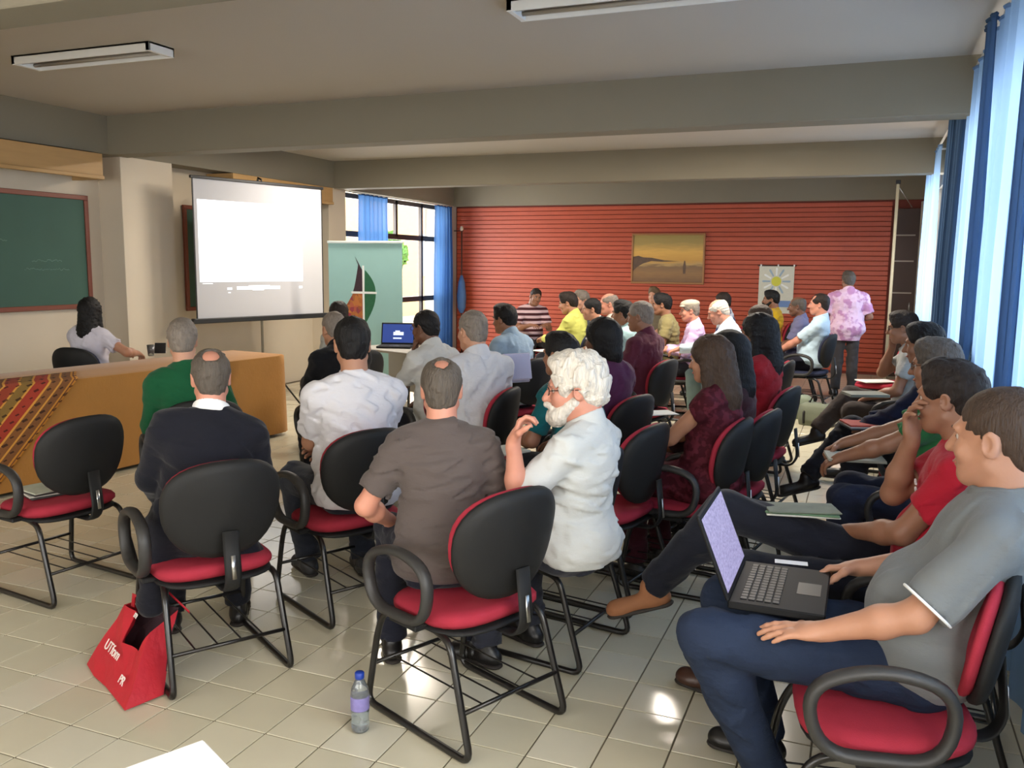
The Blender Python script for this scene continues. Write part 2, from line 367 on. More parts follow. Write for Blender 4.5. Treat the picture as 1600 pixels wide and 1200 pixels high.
# outside the left window
yd = struct(MB().box((-40, -5, -.3), (-7.5, 45, -.1)).build('ground_outside', mat('yard_paving', (190, 180, 160), .9, var=.1)), 'pale paving outside the window')
bo = empty('building', (-17, 24, 0)); M_ob = mat('ochre_render', (214, 170, 120), .8, var=.08)
MB().box((-3, -8, -.1), (3, 8, 5.0)).build('wall', M_ob, bo); MB().box((-3.4, -8.4, 5.0), (3.4, 8.4, 5.25)).build('roof', mat('roof_tile', (190, 110, 80), .8), bo)
for y in (-6, -3, 0, 3, 6): MB().box((3.0, y - .6, 1.2), (3.05, y + .6, 2.6)).build('window', mat('far_window', (120, 130, 140), .3), bo)
tag(bo, 'pale ochre building outside the left window', 'building')
def tree(loc, h, rad, label, seed):
    rs = random.Random(seed); t = empty('tree', loc)
    MB().tube([(0, 0, 0), (.05, 0, h * .4), (0, .05, h * .75)], [.12, .09, .05], 8).build('trunk', mat('bark', (110, 90, 70), .9), t, True)
    b = MB()
    for i in range(900):
        d = Vector((rs.gauss(0, 1), rs.gauss(0, 1), rs.gauss(0, 1))).normalized() * (rad * rs.random() ** .4); c = Vector((0, 0, h * .78)) + d
        u = Vector((rs.gauss(0, 1), rs.gauss(0, 1), rs.gauss(0, 1))).normalized() * .13; v = u.orthogonal().normalized() * .07
        b.add([c - u, c + v, c + u, c - v], [(0, 1, 2, 3)])
    b.build('foliage', mat('leaves', (90, 140, 60), .7), t); tag(t, label, 'tree')
tree((-12.0, 20.6, -.1), 2.5, .6, 'small leafy green tree outside the left window', 3)

# ------------------------------------------------------------------ boards, valances, lights
def board(y0, y1, z0, z1, label, chalk):
    t = empty('chalkboard', (-7.19, (y0 + y1) / 2, z0)); h = (y1 - y0) / 2; H = z1 - z0; fw = .045
    MB().box((0, -h, 0), (.02, h, H)).build('writing_surface', mat('chalkboard_green', (52, 86, 74), .7, var=.1, vscale=3), t)
    Mf = mat('board_frame_brown', (120, 62, 44), .5, var=.1)
    for a, b in (((0, -h - fw, -fw), (.035, h + fw, 0)), ((0, -h - fw, H), (.035, h + fw, H + fw)), ((0, -h - fw, 0), (.035, -h, H)), ((0, h, 0), (.035, h + fw, H))):
        MB().bbox(a, b, .004).build('frame_rail', Mf, t)
    if chalk:
        Mc = mat('chalk', (120, 150, 140), .9); rs = random.Random(4)
        for yy, zz, ln in ((h - .62, .42, .34), (h - .7, .34, .5), (h - 1.05, .6, .2)):
            pts = []; n = int(ln * 90)
            for i in range(n): pts.append((.0215, yy + ln * i / n, zz + .012 * rs.uniform(-1, 1)))
            MB().tube(pts, .002, 4).build('chalk_writing', Mc, t)
    return tag(t, label, 'chalkboard')
board(3.3, 6.52, 1.19, 2.2, 'green chalkboard with brown frame and faint chalk writing', True)
board(7.92, 10.2, 1.1, 2.2, 'brown framed chalkboard mostly hidden behind the projection screen', False)
def valance(y0, y1, z0, z1, label):
    t = empty('wooden_valance', (-7.195, (y0 + y1) / 2, z0)); h = (y1 - y0) / 2; H = z1 - z0
    MB().bbox((.36, -h, .03), (.385, h, H), .003).build('front_board', M_wood, t)
    MB().bbox((.355, -h - .002, 0), (.40, h + .002, .035), .004).build('lower_lip', M_wood, t)
    for s in (-1, 1): MB().bbox((.0, s * h - (.02 if s > 0 else 0), 0.001), (.359, s * h + (0 if s > 0 else .02), H), .003).build('end_board', M_wood, t)
    MB().box((.0, -h + .021, .06), (.3, h - .021, .12)).build('dark_slot', M_black, t)
    return tag(t, label, 'valance')
valance(3.15, 6.44, 2.38, 2.62, 'tan wooden valance box above the left chalkboard')
valance(8.3, 10.33, 2.4, 2.625, 'tan wooden valance box above the projection screen')
M_refl = mat('lamp_reflector', (120, 112, 100), .5); M_tube_off = mat('lamp_tube', (150, 142, 130), .3); M_tube_on = emis('lamp_tube_lit', (255, 238, 214), 34.)
def fixture(c, label, lit=0):
    t = empty('ceiling_light', (c[0], c[1], 3.0)); L, w = .61, .11
    MB().box((-L, -w, -.012), (L, w, 0)).build('back_plate', M_refl, t)
    rd = -.018 if lit else -.06
    MB().bbox((-L, -w, rd), (L, -w + .012, 0), .002).build('side_rail', M_white, t); MB().bbox((-L, w - .012, rd), (L, w, 0), .002).build('side_rail', M_white, t)
    MB().bbox((-L, -w, -.058), (-L + .03, w, 0), .002).build('end_cap', M_white, t); MB().bbox((L - .03, -w, -.058), (L, w, 0), .002).build('end_cap', M_white, t)
    for s in (-.05, .05): MB().tube([(-L + .03, s, -.035), (L - .03, s, -.035)], .013, 10).build('tube', M_tube_on if lit else M_tube_off, t, True)
    if lit:
        L_ = bpy.data.lights.new('lamp_light', 'AREA'); L_.shape = 'RECTANGLE'; L_.size = 1.15; L_.size_y = .2; L_.energy = lit; L_.color = (1, .9, .78)
        lo = bpy.data.objects.new('lamp_light', L_); col.objects.link(lo); lo.parent = t; lo.location = (0, 0, -.065)
    return tag(t, label, 'ceiling light')
fixture((-4.92, 4.6), 'unlit fluorescent ceiling light above the chalkboard side')
fixture((-1.24, 4.57), 'unlit fluorescent ceiling light cut by the top edge of the picture')
fixture((-4.9, 8.4), 'lit fluorescent ceiling light hidden behind the near beam, left', 70)
fixture((-1.2, 8.4), 'lit fluorescent ceiling light hidden behind the near beam, right', 105)
# ------------------------------------------------------------------ chairs
M_red = mat('red_chair_fabric', (156, 44, 60), .85, spec=.2, var=.1, vscale=20, bump=.15, bscale=250)
M_navyf = mat('navy_chair_fabric', (34, 40, 66), .8, var=.1, vscale=20, bump=.15, bscale=250)
M_shell = mat('black_shell_plastic', (27, 27, 27), .62, spec=.3, bump=.08, bscale=320)
M_tube = mat('black_steel_tube', (22, 20, 19), .3, spec=.6)
M_arm = mat('grey_black_armrest', (44, 43, 42), .5, bump=.05, bscale=200)
def cushion(w, d, h, n=28, m=5, p=3.2, crown=.4):
    """rounded upholstered pad: superellipse outline, domed; returns MB in the xy-plane, base at z=0"""
    b = MB(); rings = []
    prof = [(.93, 0), (1.0, h * .3), (1.0, h * .62), (.95, h * .88), (.8, h * 1.0), (.5, h * (1 + crown * .12)), (0.02, h * (1 + crown * .16))]
    vs = []
    for s, z in prof:
        for k in range(n):
            a = 2 * PI * k / n; c, si = math.cos(a), math.sin(a)
            x = math.copysign(abs(c) ** (2 / p), c) * w / 2 * s; y = math.copysign(abs(si) ** (2 / p), si) * d / 2 * s
            vs.append((x, y, z))
    fs = [(i * n + k, i * n + (k + 1) % n, (i + 1) * n + (k + 1) % n, (i + 1) * n + k) for i in range(len(prof) - 1) for k in range(n)]
    fs.append(tuple(range(n))[::-1]); fs.append(tuple((len(prof) - 1) * n + k for k in range(n)))
    return b.add(vs, fs)
def egg(w, h, t, p=2.35, n=36, bulge=.02, curve=.05):
    """backrest pad/shell: egg outline in xz, thickness t along +y, curved about the sitter"""
    prof = [(0.02, -bulge), (.5, -bulge * .85), (.82, -bulge * .45), (.96, -bulge * .1), (1.0, t * .35), (1.0, t * .7), (.95, t), (.6, t * 1.05), (.02, t * 1.08)]
    vs = []
    for s, y in prof:
        for k in range(n):
            a = 2 * PI * k / n; c, si = math.cos(a), math.sin(a)
            x = math.copysign(abs(c) ** (2 / p), c) * w / 2 * s; z = math.copysign(abs(si) ** (2 / p), si) * h / 2 * s
            x *= 1 + .06 * (z / (h / 2)); vs.append((x, y + curve * (x / (w / 2)) ** 2, z))
    fs = [(i * n + k, i * n + (k + 1) % n, (i + 1) * n + (k + 1) % n, (i + 1) * n + k) for i in range(len(prof) - 1) for k in range(n)]
    fs.append(tuple(range(n))); fs.append(tuple((len(prof) - 1) * n + k for k in range(n))[::-1])
    return vs, fs
def make_chair(fabric, arm=True):
    t = empty('conference_chair')
    b = cushion(.46, .44, .055); b.v = [(x, y, z + .405 + (.018 * (y / .22) ** 2 if y < 0 else -.012 * (y / .22) ** 2)) for x, y, z in b.v]; b.build('seat', fabric, t, True)
    b = cushion(.45, .43, .022); b.v = [(x, y, .407 - z) for x, y, z in b.v]; b.build('seat_pan', M_shell, t, True)
    Mb = Matrix.Translation((0, -.262, .69)) @ Matrix.Rotation(math.radians(11), 4, 'X')
    vs, fs = egg(.455, .395, .034); b = MB(); b.add([Mb @ Vector(v) for v in vs], fs); bk = b.build('backrest', M_shell, t, True)
    vs, fs = egg(.43, .37, .03, bulge=0.0); b = MB(); b.add([Mb @ (Vector(v) + Vector((0, .033, 0))) for v in vs], fs); b.build('back_cushion', fabric, bk, True)
    for s in (-1, 1):
        x = s * .215
        pts = rounded([(x * .9, .06, .392), (x, .19, .39), (x, .235, .30), (x * 1.06, .285, .013), (x * 1.06, -.29, .013), (x, -.17, .385), (x * .9, -.05, .392)], .05, 5)
        MB().tube(pts, .0125, 10).build('sled_leg', M_tube, t, True)
    for y in (.1, -.1): MB().tube([(-.2, y, .388), (.2, y, .388)], .011, 8).build('seat_rail', M_tube, t, True)
    for y, z in ((.258, .165), (-.245, .165)): MB().tube([(-.222, y, z), (.222, y, z)], .008, 8).build('cross_bar', M_tube, t, True)
    for x in (-.13, -.045, .045, .13): MB().tube([(x, .258, .165), (x, -.245, .165)], .0035, 6).build('basket_wire', M_tube, t)
    pts = rounded([(0, -.02, .383), (0, -.275, .38), (0, -.312, .44), (0, -.29, .62)], .05, 5)
    br = MB(); br.tube(pts, .03, 8, flat=(.006, .03), up=(1, 0, 0)); br.v = [(v[0], v[1], v[2]) for v in br.v]
    o = MB(); o.tube(pts, .03, 8, flat=(.032, .007), up=(1, 0, 0)); o = o.build('back_bracket', M_shell, t, True)
    MB().tube([(0, -.322, .44), (0, -.312, .53)], .012, 8, flat=(.009, .003), up=(1, 0, 0)).build('metal_plate', M_chrome, o, True)
    if arm:
        x = -.265
        loop = rounded([(x, .19, .425), (x, .235, .60), (x, .06, .665), (x, -.125, .62), (x, -.10, .43)], .11, 6, True)
        a = MB(); a.tube(loop, .02, 10, closed=True, flat=(.024, .017), up=(1, 0, 0)); a = a.build('armrest', M_arm, t, True)
        MB().bbox((x, -.05, .392), (-.1, .1, .412), .004).build('arm_bracket', M_shell, a)
    return t
proto = {'red': make_chair(M_red), 'navy': make_chair(M_navyf), 'rednoarm': make_chair(M_red, False)}
used = set()
def chair(x, y, deg, label, kind='red', group='red sled-base conference chairs'):
    p = proto[kind]
    o = p if kind not in used else copy_tree(p)
    if kind not in used: used.add(kind)
    o.location = (x, y, 0); o.rotation_euler = (0, 0, math.radians(deg)); return tag(o, label, 'chair', group)
# ------------------------------------------------------------------ figures: signed-distance bodies meshed with surface nets
def V(*a): return np.array(a, dtype=np.float32)
def nrm_(v): return v / max(1e-9, np.linalg.norm(v))
def rotx(a): c, s = math.cos(a), math.sin(a); return np.array([[1, 0, 0], [0, c, -s], [0, s, c]], np.float32)
def roty(a): c, s = math.cos(a), math.sin(a); return np.array([[c, 0, s], [0, 1, 0], [-s, 0, c]], np.float32)
def rotz(a): c, s = math.cos(a), math.sin(a); return np.array([[c, -s, 0], [s, c, 0], [0, 0, 1]], np.float32)
def cone(a, b, r1, r2, k=.02, op='+', clip=None, flat=None, shell=0):
    a = np.asarray(a, np.float32); b = np.asarray(b, np.float32); m = max(r1, r2)
    if flat is not None: m = m * max(1, flat[1])
    return dict(t='c', a=a, b=b, r1=r1, r2=r2, k=k, op=op, clip=clip, flat=flat, shell=shell, lo=np.minimum(a, b) - m, hi=np.maximum(a, b) + m)
def ell(c, r, k=.02, op='+', R=None, clip=None, shell=0):
    c = np.asarray(c, np.float32); r = np.asarray(r, np.float32); R = np.eye(3, dtype=np.float32) if R is None else R
    e = np.sqrt(((R * r[None, :]) ** 2).sum(1))
    return dict(t='e', c=c, r=r, R=R, k=k, op=op, clip=clip, shell=shell, lo=c - e, hi=c + e)
def ev(p, P, off=0.):
    if p['t'] == 'c':
        ba = p['b'] - p['a']; l2 = float(ba @ ba) + 1e-12; pa = P - p['a']
        if p['flat'] is not None:
            n_, s = p['flat']; q = pa @ n_; pa = pa + (q * (1 / s - 1))[..., None] * n_
        h = np.clip((pa @ ba) / l2, 0, 1); d = np.sqrt(((pa - h[..., None] * ba) ** 2).sum(-1)) - (p['r1'] + (p['r2'] - p['r1']) * h) - off
    else:
        q = (P - p['c']) @ p['R']; r = p['r'] + off
        k0 = np.sqrt(((q / r) ** 2).sum(-1)); k1 = np.sqrt(((q / (r * r)) ** 2).sum(-1)) + 1e-9; d = k0 * (k0 - 1) / k1
    if p['shell']: d = np.abs(d) - p['shell']
    if p['clip']:
        for o_, n_ in p['clip']: d = np.maximum(d, (P - np.asarray(o_, np.float32)) @ np.asarray(n_, np.float32))
    return d
def field(prims, vox, off=0., noise=None, cuts=None):
    pos = [p for p in prims if p['op'] == '+']
    lo = np.min([p['lo'] for p in pos], 0) - off - 3 * vox; hi = np.max([p['hi'] for p in pos], 0) + off + 3 * vox
    n = np.ceil((hi - lo) / vox).astype(int) + 1
    ax = [lo[i] + vox * np.arange(n[i], dtype=np.float32) for i in range(3)]
    F = np.full(n, 1.0, np.float32)
    for p in prims:
        pad = off + p['k'] + 2.5 * vox
        i0 = np.maximum(0, np.floor((p['lo'] - pad - lo) / vox).astype(int)); i1 = np.minimum(n, np.ceil((p['hi'] + pad - lo) / vox).astype(int) + 1)
        if np.any(i1 <= i0): continue
        sl = tuple(slice(i0[i], i1[i]) for i in range(3))
        P = np.stack(np.meshgrid(*[ax[i][sl[i]] for i in range(3)], indexing='ij'), -1)
        d = ev(p, P, off if p['op'] == '+' else 0.); f = F[sl]; k = max(p['k'], 1e-4)
        if p['op'] == '+':
            h = np.clip(.5 + .5 * (f - d) / k, 0, 1); F[sl] = f * (1 - h) + d * h - k * h * (1 - h)
        else:
            h = np.clip(.5 - .5 * (f + d) / k, 0, 1); F[sl] = f * (1 - h) - d * h + k * h * (1 - h)
    if noise or cuts:
        P = np.stack(np.meshgrid(*ax, indexing='ij'), -1)
        if noise: F += noise(P).astype(np.float32)
        if cuts:
            for o_, n_ in cuts: F = np.maximum(F, (P - np.asarray(o_, np.float32)) @ np.asarray(n_, np.float32))
    return F, lo
def nets(F, lo, vox):
    S = F < 0; n = np.array(F.shape); C = np.zeros(n - 1, np.int8)
    for i in (0, 1):
        for j in (0, 1):
            for k in (0, 1): C += S[i:n[0] - 1 + i, j:n[1] - 1 + j, k:n[2] - 1 + k]
    act = np.argwhere((C > 0) & (C < 8))
    if len(act) == 0: return np.zeros((0, 3)), np.zeros((0, 4), int)
    idx = np.full(n - 1, -1, np.int32); idx[tuple(act.T)] = np.arange(len(act))
    acc = np.zeros((len(act), 3), np.float32); cnt = np.zeros(len(act), np.float32)
    cor = [(i, j, k) for i in (0, 1) for j in (0, 1) for k in (0, 1)]
    val = {c: F[act[:, 0] + c[0], act[:, 1] + c[1], act[:, 2] + c[2]] for c in cor}
    for a in cor:
        for d in range(3):
            if a[d]: continue
            b = list(a); b[d] = 1; b = tuple(b); va, vb = val[a], val[b]; m = (va < 0) != (vb < 0)
            t = va[m] / (va[m] - vb[m]); p = np.tile(np.array(a, np.float32), (m.sum(), 1)); p[:, d] += t
            acc[m] += p; cnt[m] += 1
    Vv = lo + vox * (act + acc / cnt[:, None]); Q = []
    for d in range(3):
        e = [0, 0, 0]; e[d] = 1; s0 = S[:n[0] - e[0], :n[1] - e[1], :n[2] - e[2]]; s1 = S[e[0]:, e[1]:, e[2]:]
        for fl_ in (0, 1):
            ed = np.argwhere((s0 & ~s1) if fl_ == 0 else (~s0 & s1)); u, v = [(1, 2), (2, 0), (0, 1)][d]
            ok = (ed[:, u] > 0) & (ed[:, v] > 0) & (ed[:, u] < n[u] - 1) & (ed[:, v] < n[v] - 1); ed = ed[ok]
            if len(ed) == 0: continue
            def g(du, dv):
                q = ed.copy(); q[:, u] += du; q[:, v] += dv; return idx[tuple(q.T)]
            q = np.stack([g(-1, -1), g(0, -1), g(0, 0), g(-1, 0)], 1)
            if fl_: q = q[:, ::-1]
            Q.append(q)
    return Vv, np.concatenate(Q)
def relax(Vv, Q, it=1, lam=.5):
    for _ in range(it):
        s = np.zeros_like(Vv); c = np.zeros(len(Vv))
        for i in range(4):
            a, b = Q[:, i], Q[:, (i + 1) % 4]; np.add.at(s, a, Vv[b]); np.add.at(c, a, 1); np.add.at(s, b, Vv[a]); np.add.at(c, b, 1)
        Vv = Vv + lam * (s / np.maximum(c, 1)[:, None] - Vv)
    return Vv
def sdf_mesh(name, patches, m, parent):
    """patches: list of (prims, voxel, offset, noise, cuts, relax) joined into one mesh object"""
    vs, qs, k = [], [], 0
    for pr, vox, off, noise, cuts, rl in patches:
        F, lo = field(pr, vox, off, noise, cuts); v, q = nets(F, lo, vox)
        if len(v) == 0: continue
        if rl: v = relax(v, q, rl)
        vs.append(v); qs.append(q + k); k += len(v)
    v = np.concatenate(vs).astype(np.float32); q = np.concatenate(qs).astype(np.int32)
    me = bpy.data.meshes.new(name); me.vertices.add(len(v)); me.vertices.foreach_set('co', v.ravel())
    me.loops.add(len(q) * 4); me.loops.foreach_set('vertex_index', q.ravel()); me.polygons.add(len(q))
    me.polygons.foreach_set('loop_start', np.arange(0, len(q) * 4, 4, dtype=np.int32)); me.polygons.foreach_set('loop_total', np.full(len(q), 4, np.int32))
    me.polygons.foreach_set('use_smooth', np.ones(len(q), bool)); me.update(calc_edges=True); me.validate()
    return link(name, me, m, parent)
def wave_noise(amp, f, seed, aniso=(1, 1, 1.6)):
    r = np.random.default_rng(seed); K = r.normal(size=(5, 3)) * f * np.array(aniso); ph = r.uniform(0, 6.28, 5)
    def fn(P):
        o = 0
        for i in range(5): o = o + np.sin(P @ K[i].astype(np.float32) + ph[i] + (1.3 * o if i else 0))
        return o * (amp / 2.5)
    return fn

# ---- skin, hair and cloth colours
def skin_mat(n_, rgb):
    m = mat(n_, rgb, .5, spec=.4, var=.1, vscale=14, bump=.06, bscale=130)
    b = m.node_tree.nodes['Principled BSDF']; b.inputs['Subsurface Weight'].default_value = .08; b.inputs['Subsurface Radius'].default_value = (.02, .008, .004); return m
SKIN = {'light': skin_mat('skin_light', (196, 146, 120)), 'mid': skin_mat('skin_tan', (174, 126, 100)), 'tan': skin_mat('skin_bronze', (146, 102, 78)), 'brown': skin_mat('skin_brown', (108, 74, 57)), 'pink': skin_mat('skin_rosy', (196, 136, 114)), 'dark': skin_mat('skin_deep', (70, 46, 36))}
def hair_mat(n_, rgb): return mat(n_, rgb, .6, spec=.3, var=.5, vscale=60, bump=.7, bscale=110, stretch=(1.6, 1.6, .3))
HAIR = {'black': hair_mat('hair_black', (17, 15, 15)), 'dark': hair_mat('hair_dark_brown', (38, 29, 24)), 'brown': hair_mat('hair_brown', (66, 50, 38)), 'grey': hair_mat('hair_grey', (128, 118, 108)), 'dgrey': hair_mat('hair_dark_grey', (84, 76, 68)), 'white': hair_mat('hair_white', (214, 206, 194)), 'sandy': hair_mat('hair_sandy', (104, 84, 62))}
_cl = {}
def cloth(rgb, name=None, var=.08, bump=.6):
    key = (rgb, name)
    if key not in _cl: _cl[key] = mat(name or 'cloth_%d_%d_%d' % rgb, rgb, .85, spec=.2, var=var, vscale=6, bump=bump, bscale=17, stretch=(1, 1, 1.8), sheen=.1)
    return _cl[key]
def pattern_cloth(name, a, b, kind, scale):
    m = mat(name, a, .85, spec=.2, bump=.3, bscale=24); n = m.node_tree.nodes; l = m.node_tree.links; bs = n['Principled BSDF']
    tc = n.new('ShaderNodeTexCoord'); x = n.new('ShaderNodeMix'); x.data_type = 'RGBA'; x.inputs['A'].default_value = (*srgb(*a), 1); x.inputs['B'].default_value = (*srgb(*b), 1)
    rp = n.new('ShaderNodeValToRGB'); rp.color_ramp.elements[0].position = .48; rp.color_ramp.elements[1].position = .55
    if kind == 'stripe':
        t = n.new('ShaderNodeTexWave'); t.wave_type = 'BANDS'; t.bands_direction = 'Z'; t.inputs['Scale'].default_value = scale; t.inputs['Distortion'].default_value = .6; o = t.outputs['Fac']
    else:
        t = n.new('ShaderNodeTexNoise'); t.inputs['Scale'].default_value = scale; t.inputs['Detail'].default_value = 3; o = t.outputs['Fac']
    l.new(tc.outputs['Object'], t.inputs['Vector']); l.new(o, rp.inputs[0]); l.new(rp.outputs['Color'], x.inputs['Factor']); l.new(x.outputs['Result'], bs.inputs['Base Color']); return m
JEANS = mat('denim', (32, 42, 62), .85, spec=.2, var=.25, vscale=10, bump=.8, bscale=20, stretch=(1, 1, 1.6))
M_eye = mat('eye_white', (196, 184, 174), .3); M_iris = mat('eye_iris', (30, 20, 14), .2); M_lip = mat('lips', (158, 88, 78), .5)
M_spec = mat('spectacle_frame', (26, 22, 22), .3); M_lens = M_glass
M_shoe_br = mat('brown_leather', (64, 40, 30), .4, var=.15, bump=.1); M_shoe_bk = mat('black_leather', (20, 18, 18), .4); M_sole = mat('shoe_sole', (40, 34, 30), .7)
_eye = None
def sphere_mesh(r, name, m, n=12):
    b = MB(); b.lathe([(max(1e-4, r * math.sin(PI * i / n)), -r * math.cos(PI * i / n)) for i in range(n + 1)], 14)
    me = bpy.data.meshes.new(name); me.from_pydata(b.v, [], b.f); me.polygons.foreach_set('use_smooth', [True] * len(me.polygons)); me.materials.append(m); return me
EYE_ME = sphere_mesh(.0108, 'eye', M_eye); IRIS_ME = sphere_mesh(.0062, 'iris', M_iris)

def head_prims(c, R, s, neck=None, jaw=1., nose=1.):
    """head in its own frame: +y is the way the face looks; c centre, R rotation, s size"""
    T = lambda *p: c + R @ (V(*p) * s)
    E = lambda p, r, k=.02, op='+', Q=None: ell(T(*p), V(*r) * s, k * s, op, R if Q is None else R @ Q)
    C = lambda a, b, r1, r2, k=.015, op='+': cone(T(*a), T(*b), r1 * s, r2 * s, k * s, op)
    P = [E((0, -.014, .04), (.076, .097, .083), .02), E((0, .03, -.03), (.061, .066, .088), .035), E((0, .058, -.092), (.036 * jaw, .03, .026), .03),
         C((-.05, .0, -.06), (-.022, .062, -.096), .022, .018, .03), C((.05, .0, -.06), (.022, .062, -.096), .022, .018, .03),
         E((-.037, .066, -.03), (.024, .022, .026), .02), E((.037, .066, -.03), (.024, .022, .026), .02),
         C((-.036, .083, .024), (.036, .083, .024), .012, .012, .018),
         E((-.031, .098, .004), (.019, .017, .013), .012, '-'), E((.031, .098, .004), (.019, .017, .013), .012, '-'),
         C((0, .09, .014), (0, .112 * 1.0 + .004 * nose, -.03), .0085, .0135 * nose, .012), C((-.011, .098, -.034), (.011, .098, -.034), .0095, .0095, .008),
         E((0, .092, -.061), (.024, .011, .0075), .008), E((0, .091, -.071), (.021, .011, .0075), .006)]
    for sx in (-1, 1):
        Q = rotz(-sx * .35) @ roty(sx * .08)
        P += [E((sx * .079, -.012, -.006), (.009, .022, .034), .006, '+', Q), E((sx * .088, -.006, -.004), (.008, .012, .02), .005, '-', Q)]
    if neck is not None: P += [cone(T(0, -.028, -.05), neck, .052 * s, .058 * s, .03 * s), cone(T(0, -.045, .0), neck, .05 * s, .056 * s, .03 * s)]
    return P
def hair_prims(c, R, s, style):
    T = lambda *p: c + R @ (V(*p) * s)
    E = lambda p, r, k=.02, op='+', Q=None: ell(T(*p), V(*r) * s, k * s, op, R if Q is None else R @ Q)
    C = lambda a, b, r1, r2, k=.015, op='+', flat=None: cone(T(*a), T(*b), r1 * s, r2 * s, k * s, op, flat=None if flat is None else (R @ V(*flat[0]), flat[1]))
    th = {'short': .007, 'crop': .003, 'bushy': .022, 'full': .010, 'bald': .005, 'crown': .007, 'thin': .007, 'long': .016, 'bob': .018, 'receding': .007}[style]
    P = [E((0, -.016, .042), (.078 + th, .099 + th, .085 + th), .02)]
    if style in ('bushy', 'full'): P += [E((0, .035, .105), (.06, .05, .035), .03), E((0, -.06, .02), (.07, .06, .075), .03)]
    if style == 'bushy': P += [E((-.06, -.03, .05), (.04, .06, .06), .02), E((.06, -.03, .05), (.04, .06, .06), .02), E((0, -.09, -.01), (.07, .035, .06), .02)]
    P += [E((0, -.06, -.02), (.064, .055, .07), .03)]
    if style == 'long':
        P += [C((0, -.06, .02), (0, -.085, -.2), .085, .085, .04), C((0, -.09, -.18), (0, -.10, -.36), .09, .07, .04, flat=((0, 1, 0), .6)), C((-.075, -.01, .03), (-.09, -.02, -.22), .03, .035, .03), C((.075, -.01, .03), (.09, -.02, -.22), .03, .035, .03)]
    if style == 'bob':
        P += [C((0, -.055, .02), (0, -.075, -.10), .085, .07, .04), C((-.07, -.02, .03), (-.075, -.02, -.08), .03, .025, .03), C((.07, -.02, .03), (.075, -.02, -.08), .03, .025, .03)]
    # the face, the ears and the nape stay free
    P += [E((0, .125, -.035 if style != 'bushy' else -.012), (.083, .082, .118), .012, '-')]
    if style in ('long', 'bob'): P += [E((0, .10, -.1), (.06, .085, .14), .01, '-')]
    else:
        for sx in (-1, 1): P += [E((sx * .092, .012, -.035), (.035, .04, .05), .01, '-'), C((sx * .08, .0, -.03), (sx * .06, -.02, -.13), .03, .05, .01, '-')]
        P += [E((0, -.02, -.15), (.11, .13, .072), .01, '-')]
    if style == 'bald': P += [E((0, .03, .15), (.068, .13, .10), .015, '-')]
    if style == 'receding': P += [E((-.04, .09, .10), (.03, .06, .045), .01, '-'), E((.04, .09, .10), (.03, .06, .045), .01, '-')]
    if style == 'thin': P += [E((0, -.062, .128), (.034, .036, .034), .02, '-'), E((.0, .09, .11), (.05, .05, .04), .01, '-')]
    if style == 'crown': P += [E((0, -.075, .118), (.042, .046, .042), .012, '-'), E((0, .09, .11), (.05, .05, .04), .01, '-')]
    return P
def beard_prims(c, R, s):
    T = lambda *p: c + R @ (V(*p) * s); E = lambda p, r, k=.02, op='+': ell(T(*p), V(*r) * s, k * s, op, R)
    C = lambda a, b, r1, r2, k=.015, op='+': cone(T(*a), T(*b), r1 * s, r2 * s, k * s, op)
    return [E((0, .074, -.102), (.05, .047, .042), .02), C((-.06, .008, -.045), (-.034, .07, -.092), .021, .029, .02), C((.06, .008, -.045), (.034, .07, -.092), .021, .029, .02), C((-.028, .095, -.062), (0, .111, -.05), .011, .012, .01), C((.028, .095, -.062), (0, .111, -.05), .011, .012, .01), E((0, .108, -.068), (.016, .02, .006), .004, '-')]

def hand_prims(w, d, n_, side, s, curl=.5, spread=.1, point=False):
    """wrist w, direction d, back-of-hand normal n_, side +1 when the thumb lies towards n x d"""
    d = nrm_(np.asarray(d, np.float32)); n_ = np.asarray(n_, np.float32); n_ = nrm_(n_ - d * (n_ @ d)); x = np.cross(n_, d) * side
    L = lambda a, b, c_: w + (x * a + d * b + n_ * c_) * s
    P = [cone(L(0, -.02, 0), L(0, .03, 0), .025 * s, .03 * s, .02, flat=(n_, .75)), cone(L(.018, .03, 0), L(.022, .085, .002), .021 * s, .018 * s, .02, flat=(n_, .62)), cone(L(-.016, .03, 0), L(-.02, .078, 0), .021 * s, .017 * s, .02, flat=(n_, .62))]
    for i, (px, l) in enumerate(((.029, .072), (.0095, .08), (-.0105, .074), (-.029, .058))):
        b = L(px, .088 - .004 * i * i * .6, .003); ang = curl * .75 + .03 * i; dirv = d * math.cos(ang) - n_ * math.sin(ang) + x * (spread * (1.2 - .8 * i)); dirv = nrm_(dirv)
        r_ = .0088 * s if i < 3 else .0076 * s
        for q, f in enumerate((.45, .32, .27)):
            e = b + dirv * (l * f * s); P.append(cone(b, e, r_ * (1.06 - .07 * q), r_ * (1.0 - .08 * q), .006)); b = e
            ang += curl * (.95 if q == 0 else .7); dirv = nrm_(d * math.cos(ang) - n_ * math.sin(ang) + x * (spread * (1.2 - .8 * i) * .6))
    b = L(.026, .022, -.004)
    for q, (l, o) in enumerate(((.042, (.72, .62, -.25)), (.034, (.45, .85, -.3 - curl * .3)), (.026, (.25, .9, -.3 - curl * .5)))):
        e = b + nrm_(x * o[0] + d * o[1] + n_ * o[2]) * (l * s); P.append(cone(b, e, (.0135 - .002 * q) * s, (.0118 - .002 * q) * s, .012)); b = e
    return P
